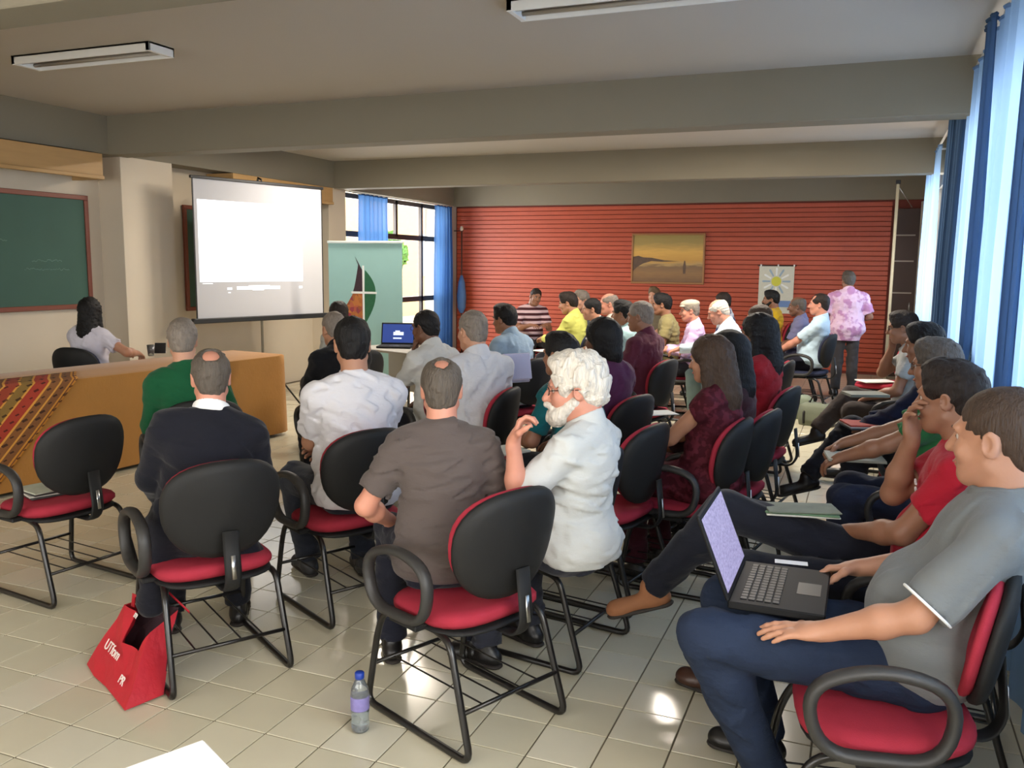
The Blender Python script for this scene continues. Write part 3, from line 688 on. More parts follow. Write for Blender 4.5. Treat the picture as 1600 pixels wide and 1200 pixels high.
def ik(S, H, a, b, hint):
    S, H = np.asarray(S, np.float32), np.asarray(H, np.float32); v = H - S; L = np.linalg.norm(v)
    if L > (a + b) * .995: H = S + v * ((a + b) * .995 / L); v = H - S; L = np.linalg.norm(v)
    L = max(L, abs(a - b) + .02); u = v / np.linalg.norm(v); x = (a * a - b * b + L * L) / (2 * L); h = math.sqrt(max(0, a * a - x * x))
    p = np.asarray(hint, np.float32); p = nrm_(p - u * (p @ u)); return S + u * x + p * h, H
NP = [0]
def person(label, head_px=None, ztop=1.32, face=90, pos=None, stand=False, s=None, lean=5, hunch=5, twist=0, hyaw=0, hpitch=-5, hroll=0, hair='short', hcol='black', skin='light',
           shirt=(200, 200, 200), sleeve=.55, collar=True, trousers=(30, 32, 44), shoe=None, belly=.02, width=1., handR=None, handL=None, hintR=None, hintL=None, dirR=None, dirL=None, nR=None, nL=None, curlR=.5, curlL=.5,
           legs=None, glasses=False, beard=False, cap=False, hem=True, detail=1, hs=1., female=False, seat=.46, tone=None, dress=False, thick=1., group=None, hairlen=1., tuck=False, print_=None, neck=0., slean=0., coat=False):
    """one seated or standing figure; local frame: +y forward, origin on the floor under the pelvis"""
    NP[0] += 1; seed = NP[0]
    pz = .92 if stand else None
    if s is None: s = (ztop - seat) / .905 if not stand else ztop / 1.72
    th = math.radians(face); pc = V(0, 0, (seat + .095 * s) if not stand else .93 * s)
    RS = roty(math.radians(slean)); R1 = RS @ rotx(math.radians(lean)) @ rotz(math.radians(twist * .4)); R2 = RS @ rotx(math.radians(lean - hunch)) @ rotz(math.radians(twist))
    j1 = pc + V(0, 0, .06 * s); j2 = j1 + R1 @ (V(0, 0, .22) * s)
    A = lambda x, y, z: pc + V(x, y, z) * s
    B_ = lambda x, y, z: j1 + R1 @ (V(x, y, z - .06) * s)
    T = lambda x, y, z: j2 + R2 @ (V(x, y, z - .28) * s)
    sw = (.145 if female else .163) * width
    nb = T(0, -.022, .545); Rh = rotz(math.radians(hyaw)) @ rotx(math.radians(hpitch)) @ roty(math.radians(hroll))
    hc = T(0, -.012, .588 + neck) + Rh @ (V(0, .03, .10) * s)
    # solve for the floor position from the head in the picture
    if head_px is not None:
        tgt = at_z(head_px[0], head_px[1], ztop); top = hc + Rh @ (V(0, -.01, .126) * s * hs); c_, s_ = math.cos(th), math.sin(th)
        if not stand and abs(float(top[2]) - ztop) > .004:
            dz = ztop - float(top[2]); pc[2] += 0
            tgt = at_z(head_px[0], head_px[1], float(top[2]))
        if stand: tgt = at_y(head_px[0], head_px[1], pos[1])
        px = tgt.x - (c_ * top[0] - s_ * top[1]); py = tgt.y - (s_ * top[0] + c_ * top[1])
    else: px, py = pos
    def LW(v):
        if isinstance(v, Vector): dx, dy = v.x - px, v.y - py; c2, s2 = math.cos(th), math.sin(th); return (c2 * dx + s2 * dy, -s2 * dx + c2 * dy, v.z)
        return v
    handR, handL = (LW(handR) if handR is not None else None), (LW(handL) if handL is not None else None)
    if legs: legs = {k: LW(v) for k, v in legs.items()}
    root = empty('person', (px, py, 0), th); tag(root, label, 'person', group)
    vh, va, vs_, vt = {3: (.0042, .0045, .0075, .010), 2: (.005, .006, .009, .012), 1: (.0062, .0078, .012, .016), 0: (.0075, .010, .015, .02)}[detail]
    W_ = width; SK = SKIN[skin]
    # torso
    def torso(o):
        b = belly; q = [ell(A(0, -.015, .0), V(.168 * W_, .122, .108) * s, .05), ell(B_(0, .015 + b * .7, .15), V(.148 * W_ + b * .7, .10 + b, .15) * s, .07, R=R1),
             ell(T(0, 0, .35), V(.158 * W_, .108, .17) * s, .07, R=R2), ell(T(0, -.035, .41), V(.15 * W_, .08, .13) * s, .05, R=R2),
             cone(T(-sw, -.012, .455), T(sw, -.012, .455), .054 * s, .054 * s, .05), cone(T(0, -.028, .515), T(-.12 * W_, -.022, .475), .046 * s, .044 * s, .05), cone(T(0, -.028, .515), T(.12 * W_, -.022, .475), .046 * s, .044 * s, .05)]
        if female: q += [ell(T(.065, .10, .33), V(.062, .055, .062) * s, .04, R=R2), ell(T(-.065, .10, .33), V(.062, .055, .062) * s, .04, R=R2)]
        return q
    # legs
    if stand:
        J = dict(kR=A(.10, .02, -.43), aR=A(.11, -.01, -.84), kL=A(-.10, .02, -.43), aL=A(-.11, -.03, -.84), fR=V(.12, 1, 0), fL=V(-.12, 1, 0))
    else:
        k_ = .405 * s; fz = .085
        J = dict(kR=V(.13, k_, pc[2] - .005), aR=V(.14, k_ - .03, fz), kL=V(-.13, k_, pc[2] - .005), aL=V(-.14, k_ - .03, fz), fR=V(.1, 1, 0), fL=V(-.1, 1, 0))
        if legs:
            for key, v in legs.items(): J[key] = V(*v)
    hipR, hipL = A(.088, .01, -.01), A(-.088, .01, -.01); wt = thick
    def leg(o):
        q = []
        for h, k, a in ((hipR, J['kR'], J['aR']), (hipL, J['kL'], J['aL'])):
            q += [cone(h, k, .083 * s * wt, .062 * s * wt, .04), cone(k, a, .060 * s * wt, .044 * s, .03), ell(k + (a - k) * .3 - V(0, .018, 0), V(.05, .055, .1) * s, .04)]
        return q
    # arms
    ua, fa = .275 * s, .25 * s; arms = []
    for sd, tg, hint, dr, nn, cu in ((1, handR, hintR, dirR, nR, curlR), (-1, handL, hintL, dirL, nL, curlL)):
        S_ = T(sd * (sw + .008), -.012, .448)
        if tg is None: tg = (sd * .11, .30, pc[2] + .10) if not stand else (sd * .24, .06, pc[2] - .05)
        if hint is None: hint = (sd * .55, -.55, -.65)
        E_, H_ = ik(S_, V(*tg), ua, fa, hint); fd = nrm_(H_ - E_)
        dd = nrm_(V(*dr)) if dr is not None else nrm_(fd + V(0, .1, -.25)); nv = V(*nn) if nn is not None else V(sd * .25, 0, 1)
        arms.append((sd, S_, E_, H_, dd, nv, cu))
    ap = []
    core = (torso(0) + leg(0), .022, -.014, None, None, 1)
    patches = [core]
    hp = head_prims(hc, Rh, s * hs, nb)
    patches.append((hp, vh, 0., None, None, 1))
    for sd, S_, E_, H_, dd, nv, cu in arms:
        side = sd * (1 if True else 1)
        pr = [cone(S_, E_, .050 * s, .041 * s, .02), cone(E_, E_ + (H_ - E_) * .35, .041 * s, .0425 * s, .02), cone(E_ + (H_ - E_) * .35, H_, .0425 * s, .0265 * s, .02)]
        # thumb points inward when the back of the hand is up
        pr += hand_prims(H_, dd, nv, side, s, cu)
        patches.append((pr, va, 0., None, None, 1))
    body = sdf_mesh('body', patches, SK, root)
    # shirt
    sh = torso(0) + [ell(A(0, -.01, .03), V(.186 * W_, .137 + belly * .5, .12) * s, .05)]; cl = []
    for sd, S_, E_, H_, dd, nv, cu in arms:
        if sleeve <= 0: continue
        if sleeve <= 1: 
            u = nrm_(E_ - S_); e = S_ + (E_ - S_) * sleeve
            sh.append(cone(S_, S_ + (E_ - S_) * (sleeve + .12), .053 * s, .059 * s, .03, clip=[(e, u)]))
        else:
            sh += [cone(S_, E_, .056 * s, .05 * s, .03), cone(E_, H_ - (H_ - E_) * .04, .05 * s, .036 * s, .03, clip=[(H_ - (H_ - E_) * .06, nrm_(H_ - E_))])]
    if coat: sh += [cone(A(-.15, -.03, .02), A(-.235, -.05, -.30), .085 * s, .075 * s, .06, flat=(V(1, 0, 0), .7)), cone(A(.14, -.06, .02), A(.2, -.08, -.12), .07 * s, .06 * s, .06)]
    if dress: sh += [cone(hipR, J['kR'], .10 * s, .085 * s, .08), cone(hipL, J['kL'], .10 * s, .085 * s, .08)]
    sm = shirt if not isinstance(shirt, tuple) else cloth(shirt)
    low = pc + V(0, 0, -.055 * s) if (hem and not stand) else pc + V(0, 0, (-.10 if stand else .02) * s)
    if dress: low = pc + V(0, 0, -.16)
    if coat: low = pc + V(0, 0, -.31)
    if stand: sh += [cone(pc + V(0, 0, .1), pc + V(0, 0, -.16), .15 * s, .165 * s, .06, flat=(V(0, 1, 0), .75))]; low = pc + V(0, 0, -.13)
    so = sdf_mesh('shirt', [(sh, vs_, .011, wave_noise(.0058, 30, seed), [(low, V(0, 0, -1))], 1)], sm, root)
    if collar:
        ct = T(0, -.014, .592); cb = T(0, -.02, .52); xr = 0 if isinstance(collar, bool) else -.004
        sdf_mesh('collar', [([cone(cb, ct, (.086 + xr) * s, (.071 + xr) * s, .01, shell=.006, clip=[(T(0, -.03, .578), nrm_(R2 @ V(0, .45, 1))), (T(0, 0, .50 if isinstance(collar, bool) else .552), R2 @ V(0, 0, -1))])], min(vh, .006), 0, None, None, 1)], collar if not isinstance(collar, bool) else sm, so)
    # trousers
    tm_ = trousers if not isinstance(trousers, tuple) else cloth(trousers)
    if True:
        tp = leg(0) + [ell(A(0, -.012, .0), V(.17 * W_, .125, .105) * s, .05)]
        cuts = []
        for key in ('R', 'L'):
            k, a = J['k' + key], J['a' + key]; tp[-1]  # trouser legs end above the ankle
        tp2 = []
        for h, k, a in ((hipR, J['kR'], J['aR']), (hipL, J['kL'], J['aL'])):
            u = nrm_(a - k); e = a - u * .01
            tp2 += [cone(h, k, .086 * s * wt, .066 * s * wt, .04), cone(k, a + u * .05, .064 * s * wt, .056 * s, .03, clip=[(e, u)]), ell(k + (a - k) * .3 - V(0, .018, 0), V(.052, .058, .1) * s, .04)]
        tp2 += [ell(A(0, -.012, -.01), V(.16 * W_, .115, .095) * s, .05)]
        sdf_mesh('trousers', [(tp2, vs_ if detail > 1 else vt, .008, wave_noise(.0055, 22, seed + 50), None, 1)], tm_, root)
    # shoes
    for key in ('R', 'L'):
        shm = (shoe[0 if key == 'R' else 1] if isinstance(shoe, tuple) else shoe) or M_shoe_bk
        a, f_ = J['a' + key], nrm_(J['f' + key]); n2 = np.cross(np.cross(f_, V(0, 0, 1)), f_); n2 = nrm_(n2)
        if n2[2] < 0: n2 = -n2
        h0 = a - n2 * .045 - f_ * .035; t0 = a - n2 * .052 + f_ * .155
        vsx = max(.006, va)
        so2 = sdf_mesh('shoe', [([cone(a + n2 * .0, a - n2 * .03, .042 * s, .042 * s, .03), cone(h0, t0, .036 * s, .034 * s, .03, clip=[(a - n2 * .072, -n2)]), ell(t0 - f_ * .02 - n2 * .002, V(.043, .055, .028), .02, R=np.stack([np.cross(f_, n2), f_, n2], 1).astype(np.float32))], vsx, 0, None, [(a - n2 * .074, -n2)], 1)], shm, root)
        sdf_mesh('sole', [([cone(h0 - n2 * .03, t0 - n2 * .022, .037, .042, .01, flat=(n2, .3))], vsx, 0, None, None, 1)], M_sole, so2)
    # hair, beard, cap
    if hair:
        hm = HAIR[hcol]; hp2 = hair_prims(hc, Rh, s * hs, hair)
        sdf_mesh('hair', [(hp2, vh, 0., wave_noise({'bushy': .007, 'long': .003, 'crown': .002, 'thin': .002}.get(hair, .0025), 75 if hair != 'bushy' else 42, seed + 9), None, 1)], hm, root)
    if beard: sdf_mesh('beard', [(beard_prims(hc, Rh, s * hs), vh, 0, wave_noise(.002, 110, seed + 3), None, 1)], HAIR[hcol], root)
    HT = lambda *p: hc + Rh @ (V(*p) * s * hs)
    RM = Matrix([[float(v) for v in r_] for r_ in Rh]).to_4x4()
    for sx in (-1, 1):
        e = link('eye', EYE_ME, None, body); p = HT(sx * .031, .0768, .003); e.matrix_local = Matrix.Translation([float(v) for v in p]) @ RM @ Matrix.Scale(s * hs, 4)
        i_ = link('iris', IRIS_ME, None, e); i_.location = (0, .0062, 0)
    if detail >= 1:
        hc_m = HAIR[hcol] if hcol not in ('white',) else HAIR['grey']
        for sx in (-1, 1):
            b = MB(); b.tube([Vector([float(v) for v in HT(sx * .014, .096, .021)]), Vector([float(v) for v in HT(sx * .032, .0955, .027)]), Vector([float(v) for v in HT(sx * .047, .084, .021)])], [.0035, .0042, .0025], 6); b.build('eyebrow', hc_m, body, True)
        b = MB(); b.tube([Vector([float(v) for v in HT(x_, y_, z_)]) for x_, y_, z_ in ((-.024, .092, -.066), (-.01, .1015, -.065), (.01, .1015, -.065), (.024, .092, -.066))], [.003, .0048, .0048, .003], 6); b.build('lips', M_lip, body, True)
    if glasses:
        g = MB()
        for sx in (-1, 1):
            ring = [Vector([float(v) for v in HT(sx * .033 + .022 * math.cos(a), .104 - .006 * abs(math.cos(a)), .003 + .016 * math.sin(a))]) for a in np.linspace(0, 2 * PI, 15)[:-1]]
            g.tube(ring, .0016, 5, closed=True); g.tube([Vector([float(v) for v in HT(sx * .055, .10, .006)]), Vector([float(v) for v in HT(sx * .08, .04, .008)]), Vector([float(v) for v in HT(sx * .086, -.012, .004)])], .0016, 5)
        g.tube([Vector([float(v) for v in HT(-.011, .106, .006)]), Vector([float(v) for v in HT(.011, .106, .006)])], .0016, 5)
        go = g.build('glasses', M_spec, root, True)
    if cap:
        cm_ = cloth((176, 168, 150)); cp = [ell(HT(0, -.01, .085), V(.092, .115, .052) * s, .02, R=Rh), cone(HT(-.05, .085, .062), HT(.05, .085, .062), .03 * s, .03 * s, .02, flat=(Rh @ V(0, 0, 1), .35)), ell(HT(0, -.01, .04), V(.085, .1, .03) * s, .02, '+', R=Rh)]
        sdf_mesh('flat_cap', [(cp, vh, 0, None, [(HT(0, 0, .045), Rh @ V(0, 0, -1))], 1)], cm_, root)
    return dict(root=root, T=T, A=A, HT=HT, s=s, pc=pc, arms=arms, J=J, th=th, pos=(px, py), R2=R2, hc=hc, shirt=so)
# ------------------------------------------------------------------ people and their chairs
def sit(p, deg, who, kind='red', back=.0, side=0., dx=0, dy=0, grp=None):
    """put a chair under a seated person"""
    a = math.radians(deg); x, y = p['pos']; f = (-math.sin(a), math.cos(a)); r_ = (math.cos(a), math.sin(a))
    return chair(x + f[0] * (.05 - back) + r_[0] * side + dx, y + f[1] * (.05 - back) + r_[1] * side + dy, deg, who, kind, grp or 'red sled-base conference chairs')
def seg_ring(p, sd, frac, rad, m, parent, r=.004):
    """thin trim ring round an upper arm"""
    _, S_, E_, *_r = [a for a in p['arms'] if a[0] == sd][0]
    u = Vector([float(v) for v in nrm_(E_ - S_)]); c = Vector([float(v) for v in S_ + (E_ - S_) * frac]); a = u.orthogonal().normalized(); b = u.cross(a)
    MB().tube([c + a * (rad * math.cos(t)) + b * (rad * math.sin(t)) for t in np.linspace(0, 2 * PI, 29)[:-1]], r, 6, closed=True).build('sleeve_trim', m, parent, True)
M_trim = cloth((222, 222, 220))
WV = lambda *a: Vector(a)
# --- right-hand row, facing the screen
P1 = person('man in grey polo shirt with white piping and jeans, laptop on his lap', (1568, 606), 1.333, 86, lean=25, hunch=11, hs=1.1, hyaw=-24, hpitch=-4, hair='crop', hcol='brown', skin='mid', shirt=(108, 111, 111), sleeve=.86, trousers=JEANS, detail=3, belly=.042, width=1.06,
            handL=WV(-.06, 2.34, .67), hintL=(-.5, -.6, -.5), dirL=(-.1, 1, -.12), nL=(-.15, .05, 1), curlL=.18, handR=WV(.03, 2.82, .70), hintR=(.6, -.5, -.5), dirR=(-.15, 1, -.15), nR=(.35, .2, 1), curlR=.75,
            legs={'kL': WV(-.37, 2.39, .585), 'aL': WV(-.17, 2.52, .10), 'fL': (-.05, 1, -.15), 'kR': WV(-.36, 2.74, .565), 'aR': WV(-.22, 2.82, .09)}, shoe=M_shoe_bk, collar=True)
seg_ring(P1, -1, .85, .0695, M_trim, P1['shirt']); seg_ring(P1, 1, .85, .0695, M_trim, P1['shirt'])
P2 = person('man in red T-shirt resting his chin on one hand', (1487, 564), 1.32, 84, lean=10, hunch=14, hyaw=-16, hpitch=-6, hair='full', hcol='dark', skin='tan', shirt=(168, 26, 44), sleeve=.6, collar=False, trousers=(20, 22, 32), detail=3, belly=.03,
            handR=WV(.17, 3.17, 1.06), hintR=(.3, .3, -1), dirR=(-.05, .15, 1), nR=(.4, .7, 0), curlR=.7, handL=WV(.0, 3.22, .70), hintL=(-.6, -.2, -.6), dirL=(.5, .8, -.2), nL=(0, .3, 1), curlL=.35,
            legs={'kR': WV(-.42, 3.17, .74), 'aR': WV(-.70, 3.18, .40), 'fR': (-.25, 1, -.35), 'kL': WV(-.34, 3.05, .56), 'aL': WV(-.42, 3.18, .095), 'fL': (.3, 1, 0)}, shoe=(mat('tan_suede', (140, 92, 60), .8, var=.1, bump=.1), M_shoe_br))
P3 = person('man in green polo with glasses holding papers in the right-hand row', (1462, 529), 1.305, 84, lean=8, hunch=14, hyaw=-8, hpitch=-8, hair='full', hcol='dgrey', skin='tan', shirt=(44, 104, 58), sleeve=.7, trousers=(34, 40, 60), detail=2, glasses=True,
            handR=WV(-.14, 4.58, .72), handL=WV(-.12, 4.36, .70), curlR=.9)
P4 = person('man in navy shirt beyond the man in green polo', (1442, 505), 1.315, 84, lean=4, hunch=16, hyaw=-5, hpitch=-10, hair='full', hcol='black', skin='tan', shirt=(20, 26, 50), sleeve=1.2, trousers=(26, 26, 32), detail=2,
            legs={'kR': (.02, .44, .66), 'aR': (-.16, .66, .36), 'fR': (-.3, 1, -.3), 'kL': (-.13, .4, .54), 'aL': (-.1, .42, .09), 'fL': (0, 1, 0)}, handL=(-.05, .38, .68), handR=(.1, .36, .7))
P5 = person('man with glasses, hand raised to his mouth, farthest in the right-hand row', (1409, 487), 1.31, 84, lean=2, hunch=18, hyaw=0, hpitch=-10, hair='full', hcol='dark', skin='tan', shirt=(150, 152, 150), sleeve=.6, trousers=(60, 50, 44), detail=1, glasses=True,
            handR=(.06, .17, 1.03), hintR=(.4, .2, -1), dirR=(-.1, 0, 1), nR=(.5, .8, 0), curlR=.9,
            legs={'kR': (.02, .44, .64), 'aR': (-.16, .66, .36), 'fR': (-.3, 1, -.3), 'kL': (-.13, .4, .54), 'aL': (-.1, .42, .09), 'fL': (0, 1, 0)})
chair(.10, 2.46, 100, 'red chair with black loop armrest under the laptop man'); sit(P2, 86, 'red chair under the man in the red T-shirt'); sit(P3, 88, 'chair under the man in green polo')
sit(P4, 88, 'chair under the man in navy shirt in the right-hand row'); sit(P5, 88, 'chair under the farthest man of the right-hand row')
# --- nearest rows, seen from behind
M2 = person('man in plain brown T-shirt seen from behind on the front chair', (690, 560), 1.275, 27, lean=-6, hunch=8, hyaw=0, hpitch=0, hair='thin', hcol='dgrey', skin='pink', shirt=(86, 77, 74), sleeve=.72, collar=False, trousers=(24, 26, 38), detail=3, belly=.03, width=1.02,
            handL=(-.20, .24, .62), hintL=(-.7, -.6, -.3), handR=(.16, .30, .62), legs={'kL': (-.2, .38, .54), 'aL': (-.2, .34, .09)})
C = chair(-1.27, 2.73, 66, 'red chair with black loop armrest in the middle foreground, nearest the camera')
M4 = person('man in dark navy jacket with white collar seen from behind', (328, 546), 1.27, 40, lean=0, hunch=6, slean=8, coat=True, hyaw=4, hpitch=-2, hair='crown', hcol='dgrey', skin='pink', shirt=(19, 20, 29), sleeve=1.2, collar=cloth((226, 226, 226)), trousers=(16, 17, 24), detail=3, belly=.03, width=1.1, handL=(-.16, .28, .62), handR=(.16, .28, .62))
chair(-2.40, 2.70, 58, 'red chair under the man in navy jacket')
M3 = person('man in white T-shirt seated with folded arms, seen from behind', (550, 496), 1.365, 50, lean=-4, hunch=6, hyaw=-12, hpitch=-3, hair='short', hcol='black', skin='mid', shirt=(214, 212, 216), sleeve=.75, collar=False, trousers=(40, 44, 54), detail=3, belly=.045, width=1.1,
            handL=(.06, .26, .74), hintL=(-.8, .1, -.5), dirL=(1, .2, 0), nL=(0, 1, .2), handR=(-.05, .27, .70), hintR=(.8, .1, -.5), dirR=(-1, .2, 0), nR=(0, 1, .2), legs={'kL': (-.2, .42, .54), 'aL': (-.12, .48, .09)}, shoe=mat('black_white_trainer', (46, 46, 48), .6, var=.9, vscale=30))
chair(-2.24, 3.46, 62, 'red chair under the man in white T-shirt')
M1 = person('man in pale short-sleeved shirt with glasses raising one hand', (898, 555), 1.275, 72, lean=8, hunch=12, twist=8, hyaw=38, hpitch=-6, hair='bushy', hcol='white', skin='pink', shirt=(190, 192, 190), sleeve=.82, trousers=(40, 42, 52), detail=3, belly=.05, width=1.05, hs=1.1, beard=True, glasses=True,
            handL=at_d(802, 690, 3.12), hintL=(-.2, .3, -1), dirL=(.25, -.25, 1), nL=(-.5, .8, 0), curlL=.85, handR=(.15, .32, .66))
chair(-1.2, 3.42, 80, 'red chair under the man raising one hand')
M5 = person('man in dark green long-sleeved shirt beside the ochre table', (284, 500), 1.30, 48, lean=-4, hunch=8, slean=-7, hyaw=-8, hair='full', hcol='grey', skin='light', shirt=(20, 82, 50), sleeve=1.2, collar=False, trousers=(40, 40, 46), detail=2, width=1.05)
sit(M5, 50, 'chair under the man in green beside the ochre table')
M6 = person('man in black jacket leaning forward beside the white T-shirt man', (520, 488), 1.31, 62, lean=-14, hunch=14, hyaw=-5, hpitch=-8, hair='short', hcol='grey', skin='mid', shirt=(18, 18, 21), sleeve=1.2, trousers=(30, 30, 36), detail=2, width=1.08, handL=(-.1, .42, .66), handR=(.1, .42, .66))
sit(M6, 62, 'chair under the man in black jacket')
M7 = person('man in light grey shirt in front of the projection screen', (528, 471), 1.31, 66, lean=-12, hunch=14, hyaw=-5, hair='short', hcol='dark', skin='mid', shirt=(168, 168, 162), sleeve=.8, trousers=(50, 50, 54), detail=1)
sit(M7, 66, 'chair under the man in light grey shirt')
M8 = person('broad man in white shirt seen from behind, centre', (738, 486), 1.335, 54, lean=0, hunch=10, hyaw=6, hpitch=-4, hair='short', hcol='grey', skin='light', shirt=(208, 208, 212), sleeve=1.2, trousers=(40, 42, 50), detail=2, width=1.15, belly=.05)
sit(M8, 94, 'chair under the broad man in white shirt')
M9 = person('man with glasses and hand at his face beside the small desk', (664, 485), 1.31, 66, lean=-4, hunch=14, hyaw=10, hpitch=-6, hair='short', hcol='black', skin='brown', shirt=(196, 196, 192), sleeve=.8, trousers=(30, 30, 36), detail=1, glasses=True, handL=(-.03, .22, 1.0), hintL=(-.4, .1, -1), dirL=(.1, -.1, 1), nL=(-.4, .8, 0), curlL=.9)
sit(M9, 66, 'chair under the man with hand at his face')
M10 = person('man in light blue shirt left of the striped shirt man', (787, 476), 1.31, 66, lean=-10, hunch=10, hyaw=10, hpitch=-8, hair='full', hcol='black', skin='tan', shirt=(150, 172, 190), sleeve=.75, trousers=(30, 30, 40), detail=1, handR=(.12, .34, .68))
sit(M10, 70, 'chair under the man in light blue shirt')
M11 = person('person in teal shirt sitting in front of the man raising a hand', (876, 521), 1.28, 64, lean=-12, hunch=12, hyaw=8, hpitch=-4, hair='full', hcol='black', skin='tan', shirt=(14, 84, 88), sleeve=.8, trousers=(26, 28, 34), detail=2, handL=(-.14, .36, .68))
M12 = person('woman in purple top seen from behind', (940, 499), 1.305, 62, lean=0, hunch=8, hyaw=10, hair='bob', hcol='black', skin='brown', shirt=(76, 34, 66), sleeve=.3, collar=False, trousers=(30, 28, 36), detail=1, female=True)
sit(M12, 74, 'chair under the woman in purple top')
M13 = person('man in maroon shirt', (1000, 471), 1.335, 74, lean=2, hunch=10, hyaw=12, hair='short', hcol='grey', skin='tan', shirt=(86, 36, 52), sleeve=1.2, trousers=(30, 30, 34), detail=1, width=1.08, belly=.04)
sit(M13, 78, 'chair under the man in maroon shirt')
M14 = person('woman in dark maroon floral dress with bare arm', (1108, 526), 1.275, 76, lean=4, hunch=8, hyaw=-2, hpitch=-8, hair='long', hcol='brown', skin='mid', shirt=pattern_cloth('maroon_floral', (66, 18, 28), (92, 34, 46), 'noise', 26), sleeve=.25, collar=False, trousers=(66, 20, 32), detail=2, female=True, dress=True, handL=(-.1, .36, .68), handR=(.1, .36, .68))
sit(M14, 84, 'chair under the woman in maroon dress', dx=-.06)
M15b = person('person in dark clothes between the maroon dress and the red dress', (1136, 519), 1.275, 78, lean=2, hunch=8, hair='long', hcol='black', skin='mid', shirt=(52, 24, 30), sleeve=1.2, collar=False, trousers=(30, 28, 32), detail=1, female=True)
sit(M15b, 80, 'chair under the person between the two dresses')
M15 = person('woman in red sleeveless dress', (1184, 492), 1.32, 78, lean=4, hunch=8, hair='long', hcol='black', skin='tan', shirt=(150, 24, 34), sleeve=.25, collar=False, trousers=(120, 20, 30), detail=1, female=True, dress=True)
sit(M15, 80, 'chair under the woman in red dress')
M31 = person('man in white shirt beyond the woman in red dress', (1186, 477), 1.315, 84, lean=2, hunch=8, hair='short', hcol='brown', skin='mid', shirt=(206, 206, 206), sleeve=1.2, trousers=(130, 132, 134), detail=1)
sit(M31, 84, 'chair under the man in white shirt beyond the red dress')
M16 = person('man in white shirt stretching one arm to the left', (1117, 469), 1.325, 88, lean=-6, hunch=16, hyaw=8, hpitch=-22, hair='bald', hcol='white', skin='pink', shirt=(196, 212, 224), sleeve=1.2, trousers=(110, 130, 130), detail=1, handL=(-.2, .52, .80), handR=(.1, .46, .78))
sit(M16, 86, 'chair under the man stretching one arm')
M18 = person('man in lilac shirt wearing a pale flat cap', (1078, 469), 1.265, 106, lean=0, hunch=10, hyaw=0, hair='short', hcol='grey', skin='pink', shirt=(206, 176, 214), sleeve=1.2, trousers=(60, 60, 66), detail=1, cap=True, handL=(-.1, .3, .74), handR=(.1, .3, .74))
sit(M18, 100, 'chair under the man in flat cap')
M19 = person('man in olive T-shirt under the painting', (1034, 459), 1.32, 100, lean=-4, hunch=12, hair='full', hcol='black', skin='tan', shirt=(138, 128, 86), sleeve=.6, collar=False, trousers=(40, 44, 50), detail=1, handL=(-.16, .32, .70), handR=(.12, .32, .70))
sit(M19, 98, 'chair under the man in olive T-shirt')
M17 = person('man in white shirt with dark shoulder marks behind the stretching man', (1129, 457), 1.30, 96, lean=0, hunch=8, hair='short', hcol='dark', skin='tan', shirt=pattern_cloth('white_navy_patch', (214, 218, 224), (70, 76, 110), 'noise', 7), sleeve=.8, trousers=(40, 40, 50), detail=0)
M20 = person('fair-haired person directly under the painting', (1022, 449), 1.31, 170, lean=0, hunch=6, hair='full', hcol='sandy', skin='light', shirt=(120, 110, 90), sleeve=.8, trousers=(40, 40, 50), detail=0)
M21 = person('man in pale teal shirt left of the maroon shirt', (973, 470), 1.30, 84, lean=-4, hunch=12, hair='full', hcol='black', skin='tan', shirt=(160, 190, 190), sleeve=.8, trousers=(40, 40, 50), detail=1)
sit(M21, 84, 'chair under the man in pale teal shirt')
M22 = person('person in white shirt at the back, between yellow and maroon shirts', (951, 458), 1.315, 100, lean=0, hunch=10, hyaw=10, hair='bald', hcol='grey', skin='pink', shirt=(200, 198, 192), sleeve=.8, trousers=(40, 40, 50), detail=0)
M23 = person('man in bright yellow-green shirt', (885, 457), 1.325, 82, lean=-2, hunch=14, hyaw=14, hpitch=-14, hair='full', hcol='dark', skin='mid', shirt=(206, 208, 110), sleeve=1.2, trousers=(36, 36, 44), detail=1, handL=(-.08, .40, .78), handR=(.1, .40, .78), width=1.06)
sit(M23, 88, 'navy chair under the man in yellow-green shirt', 'navy', grp='navy conference chairs')
M24 = person('person behind the man in yellow-green shirt', (908, 454), 1.31, 150, lean=0, hunch=8, hair='full', hcol='grey', skin='light', shirt=(70, 74, 84), sleeve=1.2, trousers=(36, 36, 44), detail=0)
M26 = person('person in white and black beside the man in yellow-green shirt', (924, 466), 1.275, 110, lean=-2, hunch=10, hair='short', hcol='black', skin='mid', shirt=(206, 204, 200), sleeve=.6, trousers=(24, 24, 30), detail=0)
M25 = person('man in pink and dark striped shirt against the brick wall', (840, 451), 1.31, 222, lean=-6, hunch=12, hroll=-12, hpitch=-10, hair='crop', hcol='dark', skin='tan', shirt=pattern_cloth('striped_knit', (220, 190, 196), (74, 40, 46), 'stripe', 4.2), sleeve=.7, collar=False, trousers=(40, 36, 40), detail=1, handL=(-.1, .36, .8), handR=(.14, .36, .8), width=1.1)
M27 = person('man in yellow and black shirt under the poster', (1205, 454), 1.31, 96, lean=0, hunch=8, hair='full', hcol='black', skin='tan', shirt=(206, 166, 36), sleeve=.3, collar=False, trousers=(24, 24, 28), detail=1, beard=True)
M28 = person('man in slate blue shirt beside the light blue shirt man', (1246, 464), 1.275, 92, lean=2, hunch=8, hair='bald', hcol='dgrey', skin='brown', shirt=(104, 104, 136), sleeve=.8, trousers=(36, 36, 44), detail=1)
